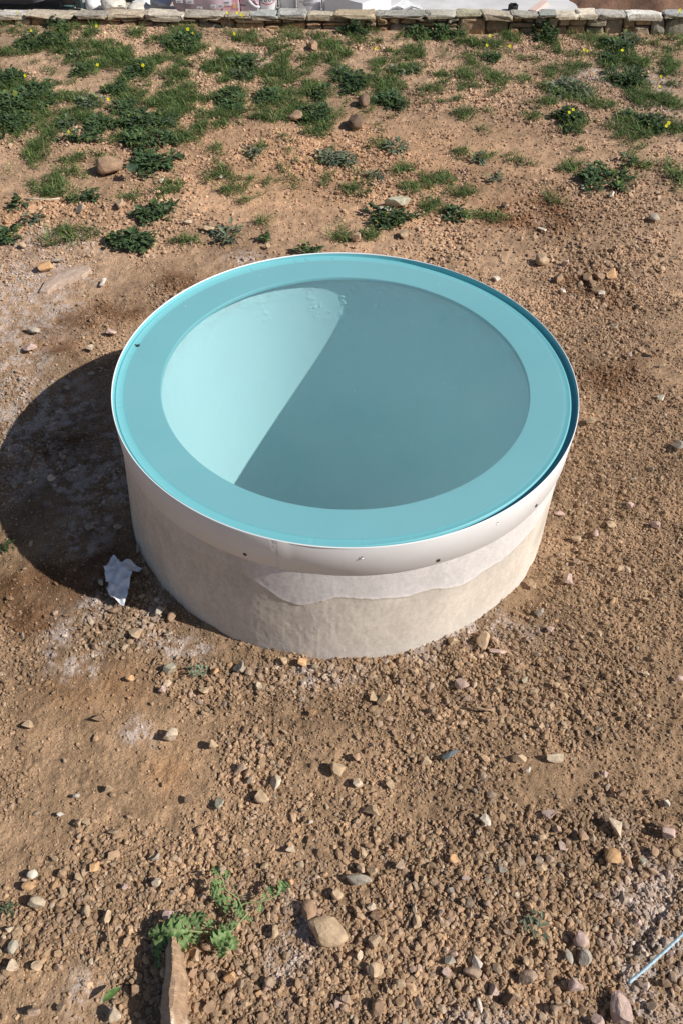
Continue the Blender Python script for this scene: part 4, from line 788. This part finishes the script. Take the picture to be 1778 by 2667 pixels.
# concrete slab
a, b = site_pt(930, 26), site_pt(1500, 26); c, d = site_pt(1560, -60), site_pt(900, -60)
V = np.array([[a[0], 10.6, ZS + .07], [b[0], 10.6, ZS + .07], [c[0] + .3, 16, ZS + .07], [d[0], 16, ZS + .07], [a[0], 10.6, ZS - .05], [b[0], 10.6, ZS - .05], [c[0] + .3, 16, ZS - .05], [d[0], 16, ZS - .05]])
structure('concrete_slab', V, np.array([[0, 1, 2, 3], [4, 5, 1, 0], [5, 6, 2, 1], [7, 4, 0, 3]]), mat('pale_concrete', (0.66, 0.64, 0.63), rough=0.85, var=0.22, vscale=1.6, bump=0.3, bscale=20, bdist=0.01))
# earth heap at the right
gx = np.linspace(0, 1, 90); gy = np.linspace(0, 1, 60); U, Vv = np.meshgrid(gx, gy); X = 2.55 + 5 * U; Y = 10.9 + 4.6 * Vv
hh = 0.62 * sstep(0, 0.42, U + 0.18 * (fbm(X * 1.2, Y * 1.2, 9, 3) - 0.5)) * np.sin(np.pi * np.clip(Vv * 1.1, 0, 1)) ** 0.6 * sstep(1.0, 0.8, U); Z = ZS - 0.03 + hh * (0.75 + 0.5 * fbm(X * 1.3, Y * 1.3, 4, 4)) + 0.12 * (fbm(X * 5, Y * 5, 7, 4, 0.6) - 0.5) * (hh > 0.01)
idx = np.arange(X.size).reshape(X.shape); Q = np.stack([idx[:-1, :-1], idx[:-1, 1:], idx[1:, 1:], idx[1:, :-1]], -1).reshape(-1, 4)
structure('earth_heap', np.stack([X, Y, Z], -1).reshape(-1, 3), Q, mat('red_earth', (0.30, 0.165, 0.105), rough=0.95, var=0.4, vscale=5, bump=0.8, bscale=25, bdist=0.02), smooth=True)

def site_thing(name, px, d, label, cat, rz=0.0, group=None):
    x = aty(px, 12, d)[0]; o = empty(name, (x, d, ZS), rz); tag(o, label, cat, group); return o
def letters(s, size, M, parent, loc, rot, name='lettering'):
    cu = bpy.data.curves.new('t', 'FONT'); cu.body = s; cu.size = size; cu.extrude = 0.001; cu.align_x = 'CENTER'
    t = bpy.data.objects.new('t', cu); col.objects.link(t); dg = bpy.context.evaluated_depsgraph_get(); me = bpy.data.meshes.new_from_object(t.evaluated_get(dg)); bpy.data.objects.remove(t)
    me.materials.clear(); me.materials.append(M); o = bpy.data.objects.new(name, me); col.objects.link(o); o.parent = parent; o.location = loc; o.rotation_euler = rot; return o
def wrap_letters(o, R):
    for v in o.data.vertices:
        x, y, z = v.co; a = x / R; v.co = (R * math.sin(a), y, R * math.cos(a) - R + z)
M_white = mat('white_plastic', (0.80, 0.80, 0.84), rough=0.4, var=0.04, vscale=8); M_dk = mat('dark_print', (0.03, 0.03, 0.035), rough=0.6); M_gr = mat('grey_print', (0.22, 0.22, 0.26), rough=0.6); M_red = mat('red_print', (0.45, 0.05, 0.06), rough=0.6)
M_steel = mat('galvanised_wire', (0.35, 0.36, 0.38), rough=0.35, metal=0.8); M_blk = mat('black_rubber', (0.02, 0.02, 0.022), rough=0.6)
def bucket(px, d, wpx, label, kind):
    t = site_thing('paint_bucket', px, d, label, 'bucket', group='paint buckets behind the stone wall'); k = d * 0.861 / F; R = wpx * k / 2
    V, Q = revolve([(0.001, 0.0), (R * 0.93, 0.0), (R * 0.96, 0.01), (R * 1.0, 0.34), (R * 1.03, 0.345), (R * 1.03, 0.36)], 48); mesh_np('pail', V, Q, M_white, t, smooth=True)
    V, Q = revolve([(0.001, 0.372), (R * 1.0, 0.372), (R * 1.06, 0.368), (R * 1.06, 0.348), (R * 1.02, 0.347)], 48); mesh_np('lid', V, Q, M_white, t, smooth=True)
    pts = [(R * 1.05 * math.cos(a), -0.02 - 0.10 * math.sin(a) * 0.4 - R * 0.98 * math.sin(a), 0.33 - 0.07 * math.sin(a)) for a in np.linspace(0, math.pi, 20)]; V, Q = tube(pts, 0.003, 6); mesh_np('handle', V, Q, M_steel, t, smooth=True)
    z = lambda py: aty(px, py, d - R)[2] - ZS
    if kind == 1:
        o = letters('ΙΑΛΛΑΣ', 0.085, M_dk, t, (0, -R * 0.985, z(5.5)), (math.pi / 2, 0, 0)); wrap_letters(o, R * 0.98)
        pts = [(R * 1.0 * math.sin(a), -R * 1.0 * math.cos(a), z(9.0) - 0.012 + 0.02 * (a * 1.2) ** 2) for a in np.linspace(-0.7, 1.0, 20)]; V, Q = tube(pts, 0.004, 6); mesh_np('printed_swoosh', V, Q, M_red, t)
    elif kind == 2:
        o = letters('Ακρυλικό', 0.036, M_gr, t, (0, -R * 0.985, z(16)), (math.pi / 2, 0, 0)); wrap_letters(o, R * 0.98)
        o = letters('χρώμα', 0.042, M_gr, t, (0, -R * 0.985, z(4)), (math.pi / 2, 0, 0)); wrap_letters(o, R * 0.98)
        pts = [(R * 1.0 * math.sin(a), -R * 1.0 * math.cos(a), z(9.5) + 0.012 * (a * 1.2) ** 2) for a in np.linspace(-0.8, 0.8, 20)]; V, Q = tube(pts, 0.0022, 6); mesh_np('printed_line', V, Q, M_gr, t)
    return t
bucket(698, 11.9, 46, 'white paint bucket with big dark letters over a red swoosh, behind the wall', 1)
bucket(750, 12.0, 45, 'plain white bucket between the two lettered buckets behind the wall', 0)
bucket(805, 11.9, 64, 'wide white bucket with small grey lettering behind the wall', 2)
def boxy(name, px, d, wpx, dep, h, M, label, cat, rz=0.0, z0=0.0, bev=0.008):
    t = site_thing(name, px, d, label, cat, rz); k = d * 0.861 / F; return t, wpx * k
# narrow white board beside the bucket
t, wx = boxy('white_carton', 849, 12.0, 17, .1, .4, M_white, 'narrow white carton standing right of the wide lettered bucket', 'carton')
bm_obj('carton_body', [box_v(0, 0, .21, wx, .14, .42, 0, .004)], M_white, t); bm_obj('tape', [box_v(0, 0, .421, wx + .001, .05, .003)], M_steel, t)
# dark strips put in for the shaded gaps beside the buckets
for px, lab in ((724.5, 'thin dark strip put in for the shaded gap between the first two buckets'), (839, 'thin dark strip put in for the shaded gap right of the wide lettered bucket')):
    t = site_thing('gap_strip', px, 12.15, lab, 'gap_strip'); V, Q = tube([(0, 0, 0), (0.003, 0, .25), (0, 0, .5)], 0.011, 6); o = mesh_np('shaft', V, Q, M_gr, t); V, Q = tube([(0, 0, .5), (0, 0, .53)], 0.013, 6); mesh_np('cap', V, Q, M_gr, t)
# big pale block pack with a dark tray on it
M_pk = mat('wrapped_white', (0.74, 0.73, 0.73), rough=0.45, var=0.08, vscale=7, bump=0.4, bscale=12, bdist=0.01)
x = aty(932, 12, 11.3)[0]; t = empty('wrapped_block_pack', (x, 11.3, ZS), 0); tag(t, 'white film-wrapped pack of blocks with a corner facing the wall', 'pack')
zc = aty(932, 11, 11.3)[2] - ZS
bm_obj('blocks', [box_v(0.0, 0.47, zc / 2, 0.62, 0.62, zc, math.radians(52), .012)], M_pk, t); bm_obj('pallet', [box_v(0, 0.47, 0.02, 0.66, 0.66, 0.04, math.radians(52), .004)], M_twig, t)
o = bm_obj('tray', [box_v(0, 0, 0.012, 0.26, 0.18, 0.022, 0, .004), box_v(0, 0, .03, .22, .14, .012, 0, .004)], M_blk); p = aty(957, 0, 11.75); o.location = (p[0], 11.75, ZS + zc + 0.004); o.rotation_euler = (0, 0, 0.7); tag(o, 'flat black tray lying on the white wrapped pack', 'tray')
# white folded sheet
a, b, c = site_pt(1012, 30, ZS + .08), site_pt(1048, 8, ZS + .08), site_pt(1100, 28, ZS + .08); r = np.random.default_rng(8)
V = []; n = 14
for i in range(n + 1):
    for j in range(n + 1 - i):
        p = a + (b - a) * i / n + (c - a) * j / n; V.append((p[0], p[1], ZS + .10 + 0.03 * abs(math.sin(i * .9 + j * .5)) + r.random() * .01))
T = []; id_ = {}; k = 0
for i in range(n + 1):
    for j in range(n + 1 - i): id_[(i, j)] = k; k += 1
for i in range(n):
    for j in range(n - i):
        T.append([id_[(i, j)], id_[(i, j + 1)], id_[(i + 1, j)]])
        if j < n - i - 1: T.append([id_[(i, j + 1)], id_[(i + 1, j + 1)], id_[(i + 1, j)]])
V = np.array(V); T = np.array(T); V2 = np.concatenate([V, V - [0, 0, .012]]); T2 = np.concatenate([T, T[:, ::-1] + len(V)])
o = mesh_np('plastic_sheet', V2, T2, mat('white_sheet', (0.88, 0.88, 0.88), rough=0.5), smooth=True); tag(o, 'white triangular sheet lying on the concrete beyond the wall', 'sheet')
# tape roll, pink plank
p = site_pt(1334, 24, ZS + .09); V, Q = revolve([(.045, 0), (.062, 0), (.066, .004), (.066, .065), (.062, .07), (.047, .07), (.045, .066), (.045, 0)], 40)
t = empty('strap_coil', (p[0], p[1], ZS + .073)); mesh_np('coil', V, Q, M_blk, t, smooth=True); V, Q = tube([(0.05, 0, .075), (.03, .02, .085), (0, .03, .078), (-.04, .02, .082)], .006, 6); mesh_np('loose_end', V, Q, M_steel, t, smooth=True); tag(t, 'small black and grey coil lying on the pale concrete beyond the wall', 'coil')
a, b = site_pt(1385, 30, ZS + .09), site_pt(1418, 5, ZS + .09); mid = (a + b) / 2; L = np.hypot(*(b - a)[:2]); o = bm_obj('plank', [box_v(0, 0, 0, L, .10, .03, 0, .004)], mat('pink_board', (0.72, 0.52, 0.45), rough=0.7, var=.1, vscale=8)); o.location = (mid[0], mid[1], ZS + .092); o.rotation_euler = (0, 0, math.atan2(b[1] - a[1], b[0] - a[0])); tag(o, 'pinkish board lying on the concrete beside the reddish earth heap', 'board')
# rubble and sacks on the left
M_sack = mat('cream_sack', (0.70, 0.65, 0.56), rough=0.8, var=0.15, vscale=5, bump=0.8, bscale=14, bdist=0.02); M_sk2 = mat('white_sack', (0.80, 0.80, 0.80), rough=0.6, var=0.1, vscale=5, bump=0.8, bscale=14, bdist=0.02)
def sack(px, py, wpx, hpx, d, M, lab, seed):
    r = np.random.default_rng(seed); V, T = rock_shape(3, r, 5, .5, .8, .07); k = d * .861 / F; p = aty(px, py, d)
    V = V * [wpx * k / 2, .22, hpx * k * 0.62]; o = mesh_np('cement_sack', V, T, M, smooth=True); o.location = (p[0], d, p[2]); tag(o, lab, 'sack', 'torn sacks heaped beyond the wall')
sack(250, 10, 50, 34, 12.1, M_sk2, 'pale grey sack nearest the blue car, beyond the wall', 1); sack(303, 10, 80, 34, 11.8, M_sack, 'big cream sack in the heap beyond the wall', 2); sack(362, 21, 62, 16, 11.6, M_sack, 'low flat cream sack in the heap beyond the wall', 3)
sack(372, 2, 66, 16, 12.3, M_sk2, 'white sack at the back of the heap beyond the wall', 4); sack(425, 10, 66, 30, 11.9, M_sk2, 'white sack at the right end of the heap beyond the wall', 5)
for (px, d, w_, h_) in ((345, 12.3, .5, .18),):  # black panel added in place of the shaded gap between the sacks
    o = bm_obj('dark_gap_panel', [box_v(0, 0, .1, .5, .04, .3, 0, .003)], M_blk); o.location = (aty(px, 12, d)[0], d, ZS + .02); tag(o, 'dark panel put in for the shaded gap between the sacks', 'board')
# mauve wrapped bundle with pale labels
t = site_thing('wrapped_bundle', 522, 11.7, 'large mauve film-wrapped bundle with pale labels beyond the wall', 'bundle'); M_mv = mat('mauve_wrap', (0.33, 0.25, 0.28), rough=0.35, var=0.25, vscale=6, bump=0.6, bscale=10, bdist=0.02); k = 11.7 * .861 / F
V, T = ICO[4]; V = np.sign(V) * np.abs(V) ** 0.45; V = V * [65 * k, .35, .23]; V[:, 2] += .30 + 0.012 * np.sin(V[:, 0] * 14); mesh_np('bag_stack', V, T, M_mv, t, smooth=True)
M_lb = mat('pale_label', (0.62, 0.60, 0.62), rough=0.5)
for (px, py, w_, h_) in ((467, 4, 17, 7), (494, 5.5, 19, 9), (556, 18, 13, 8), (575, 16, 14, 7), (520, 21, 14, 5)):
    p = aty(px, py, 11.33); lb = bm_obj('label', [box_v(p[0] - t.location.x, 11.34 - 11.7 - .0, p[2] - ZS, w_ * k, .012, h_ * k, 0, .003)], M_lb, t)
    bm_obj('print', [box_v(p[0] - t.location.x, 11.325 - 11.7, p[2] - ZS, w_ * k * .55, .01, .008)], M_gr, lb)
p = aty(536, 12, 11.28); o = bm_obj('small_bottle', [box_v(0, 0, 0, .022, .02, .05, 0, .006), box_v(0, 0, .033, .012, .012, .02, 0, .002)], M_white, smooth=True); o.location = (p[0], 11.25, p[2]); bpy.data.objects.remove(o)
# pink and white carton, red-white bag
t = site_thing('printed_carton', 604, 11.8, 'pink and white printed carton right of the mauve bundle', 'carton'); k = 11.8 * .861 / F; M_pink = mat('pink_print', (0.72, 0.42, 0.47), rough=0.6, var=.2, vscale=9); M_org = mat('orange_print', (0.75, 0.42, 0.22), rough=.6)
bm_obj('carton_body', [box_v(0, 0, .22, 42 * k, .25, .44, 0, .004)], M_pink, t)
for (px, py, w_, h_, M) in ((591, 7, 24, 12, M_white), (612, 16, 10, 9, M_org), (622, 15, 5, 12, M_white)):
    p = aty(px, py, 11.67); q = bm_obj('printed_panel', [box_v(p[0] - t.location.x, -.128, p[2] - ZS, w_ * k, .008, h_ * k)], M, t)
p = aty(591, 7, 11.66); bm_obj('print', [box_v(p[0] - t.location.x, -.134, p[2] - ZS, .06, .006, .012)], M_gr, t)
t = site_thing('printed_sack', 652, 11.9, 'grey sack with white and pink swoosh left of the first bucket', 'sack'); V, T = ICO[3]; V = np.sign(V) * np.abs(V) ** .5; k = 11.9 * .861 / F; mesh_np('sack_body', V * [27 * k, .16, .24] + [0, 0, .22], T, mat('grey_mauve', (0.36, 0.33, 0.37), rough=.5, var=.2, vscale=7), t, smooth=True)
for (pl, M, rad) in (([(648, 0), (655, 8), (664, 15), (677, 19)], M_white, .016), ([(664, 0), (668, 7), (674, 12)], M_pink, .014), ([(626, 13), (634, 14), (641, 14)], M_blk, .006)):
    P = [aty(a, b, 11.745) - [t.location.x, 11.9, ZS] for a, b in pl]; V, Q = tube(P, rad, 6); mesh_np('printed_swoosh', V * [1, 1, 1], Q, M, t, smooth=True)
# teal canister between dark posts
t = site_thing('teal_canister', 184, 12.0, 'translucent teal canister between two dark posts beside the blue car', 'canister'); k = 12 * .861 / F
bm_obj('canister_body', [box_v(0, 0, .22, 28 * k, .2, .44, 0, .02)], mat('teal_plastic', (0.33, 0.66, 0.66), rough=.3, var=.2, vscale=7), t, smooth=True); bm_obj('screw_cap', [box_v(.02, 0, .46, .05, .05, .04, 0, .01)], M_blk, t)
for px, w_, lab in ((162, 10, 'dark post left of the teal canister'), (207, 20, 'thick dark post right of the teal canister')):
    t = site_thing('dark_post', px, 11.9, lab, 'post', math.radians(-4)); bm_obj('shaft', [box_v(0, 0, .3, w_ * k * .8, .08, .6, 0, .006)], mat('dark_green_post', (0.03, 0.05, 0.055), rough=.4), t); bm_obj('cap', [box_v(0, 0, .61, w_ * k, .1, .02, 0, .004)], M_blk, t)

# parked car (only the corner of its bumper shows over the wall)
def car():
    root = empty('parked_car', (-4.55, 11.15, ZS), math.radians(4)); tag(root, 'dark blue parked car, bumper corner showing over the left end of the wall', 'car')
    M_b = mat('dark_blue_paint', (0.028, 0.018, 0.085), rough=0.22, spec=0.6, coat=1.0); M_g = mat('car_glass', (0.02, 0.025, 0.03), rough=0.05, spec=0.8)
    L = 4.1; Wd = 1.74; prof = [(0.0, 0.30, 0.62), (0.05, 0.20, 0.72), (0.25, 0.18, 0.80), (0.9, 0.18, 0.93), (1.2, 0.18, 0.98), (1.75, 0.18, 1.02), (2.4, 0.18, 1.02), (3.3, 0.18, 1.0), (3.85, 0.20, 0.98), (4.05, 0.25, 0.9), (4.1, 0.35, 0.8)]
    ny = 80; nk = 48; V = []
    for i in range(ny):
        y = L * (i / (ny - 1)); zb = np.interp(y, [p[0] for p in prof], [p[1] for p in prof]); zt = np.interp(y, [p[0] for p in prof], [p[2] for p in prof])
        e = min(y, L - y); hw = Wd / 2 * (0.70 + 0.30 * (1 - (1 - min(1, e / 0.62)) ** 2.4)) if e < 0.62 else Wd / 2
        for wy in (0.82, 3.3):
            if abs(y - wy) < 0.36: zb = max(zb, 0.02 + math.sqrt(0.36 ** 2 - (y - wy) ** 2) + 0.26)
        zm, hh = (zt + zb) / 2, (zt - zb) / 2
        for k in range(nk):
            a = 2 * math.pi * k / nk; c, s = math.cos(a), math.sin(a); V.append((hw * np.sign(c) * abs(c) ** 0.42, y, zm + hh * np.sign(s) * abs(s) ** 0.5))
    Q = [[i * nk + k, i * nk + (k + 1) % nk, (i + 1) * nk + (k + 1) % nk, (i + 1) * nk + k] for i in range(ny - 1) for k in range(nk)]; n = len(V); V += [(0, 0, .46), (0, L, .57)]
    T = [[n, (k + 1) % nk, k] for k in range(nk)] + [[n + 1, (ny - 1) * nk + k, (ny - 1) * nk + (k + 1) % nk] for k in range(nk)]
    body = mesh_np('body', np.array(V), [np.array(Q), np.array(T)], M_b, root, smooth=True)
    cab = [(1.05, .96, .97, .78), (1.85, .97, 1.40, .64), (2.6, .97, 1.45, .63), (3.4, .97, 1.38, .62), (3.95, .95, .98, .72)]; V = []
    for (y, zb, zt, hw) in cab: V += [(-Wd / 2 * .93, y, zb), (-hw, y, zt), (hw, y, zt), (Wd / 2 * .93, y, zb)]
    Q = [[i * 4 + j, i * 4 + j + 1, (i + 1) * 4 + j + 1, (i + 1) * 4 + j] for i in range(4) for j in range(3)]; mesh_np('windows', np.array(V), np.array(Q), M_g, root)
    V = [];
    for (y, zt, hw) in ((1.80, 1.392, .66), (1.95, 1.432, .67), (2.6, 1.472, .665), (3.4, 1.402, .65), (3.5, 1.36, .65)): V += [(-hw, y, zt - .03), (-hw * .9, y, zt + .012), (0, y, zt + .03), (hw * .9, y, zt + .012), (hw, y, zt - .03)]
    Q = [[i * 5 + j, i * 5 + j + 1, (i + 1) * 5 + j + 1, (i + 1) * 5 + j] for i in range(4) for j in range(4)]; mesh_np('roof', np.array(V), np.array(Q), M_b, root, smooth=True)
    bm_obj('grille', [box_v(-.05, .0, .33, 1.15, .14, .20, 0, .03)], M_blk, root)
    for s in (-1, 1):
        V, T_ = ICO[3]; mesh_np('headlight', V * [.17, .12, .07] + [s * .62, .13, .66], T_, mat('lamp_glass', (0.7, 0.72, 0.75), rough=.1, spec=.8), root, smooth=True)
        for wy in (0.82, 3.3):
            V, Q = revolve([(.19, -.09), (.29, -.10), (.315, -.07), (.315, .07), (.29, .10), (.19, .09)], 40); V = V[:, [2, 0, 1]]; wh = empty('wheel', (s * .76, wy, .315)); wh.parent = root; mesh_np('tyre', V, Q, M_blk, wh, smooth=True)
            V, Q = revolve([(.001, -.03), (.05, -.04), (.16, -.02), (.19, -.07), (.19, .07), (.16, .02), (.05, .04), (.001, .03)], 40); mesh_np('rim', V[:, [2, 0, 1]], Q, M_steel, wh, smooth=True)
    o = bm_obj('bumper_badge', [box_v(0, 0, 0, .085, .02, .04, 0, .004)], M_steel, root); o.location = (.56, .035, .32); o.rotation_euler = (0, math.radians(-12), .3)
car()
# dark shrub in the far right corner
def shrub():
    root = empty('dark_shrub', (aty(1760, 0, 13.9)[0], 14.0, ZS)); tag(root, 'dark evergreen shrub behind the reddish earth heap', 'shrub'); r = np.random.default_rng(5); n = 2600
    d = r.normal(size=(n, 3)); d /= np.linalg.norm(d, axis=1)[:, None]; p = d * r.uniform(.45, 1, (n, 1)) * [1.0, .7, .75] + [0, 0, .85]
    V, Q, C = leaf_quads(p, r.uniform(0, 6.28, n), r.uniform(.08, .16, n), r.uniform(.04, .07, n), r.uniform(-.3, 1, n), r.uniform(.2, 1, n), np.array([.035, .06, .03]) * r.uniform(.6, 1.4, (n, 1))); mesh_np('foliage', V, Q, M_leaf, root, C)
    for k in range(5):
        a = k * 1.3; V, Q = tube([(0.05 * math.cos(a), .05 * math.sin(a), 0), (.2 * math.cos(a), .2 * math.sin(a), .5), (.5 * math.cos(a), .4 * math.sin(a), 1.1)], [.03, .02, .01], 7); mesh_np('branch', V, Q, M_twig, root, smooth=True)
shrub()
# whoever stands a step aside still sees an outward face of the terrace
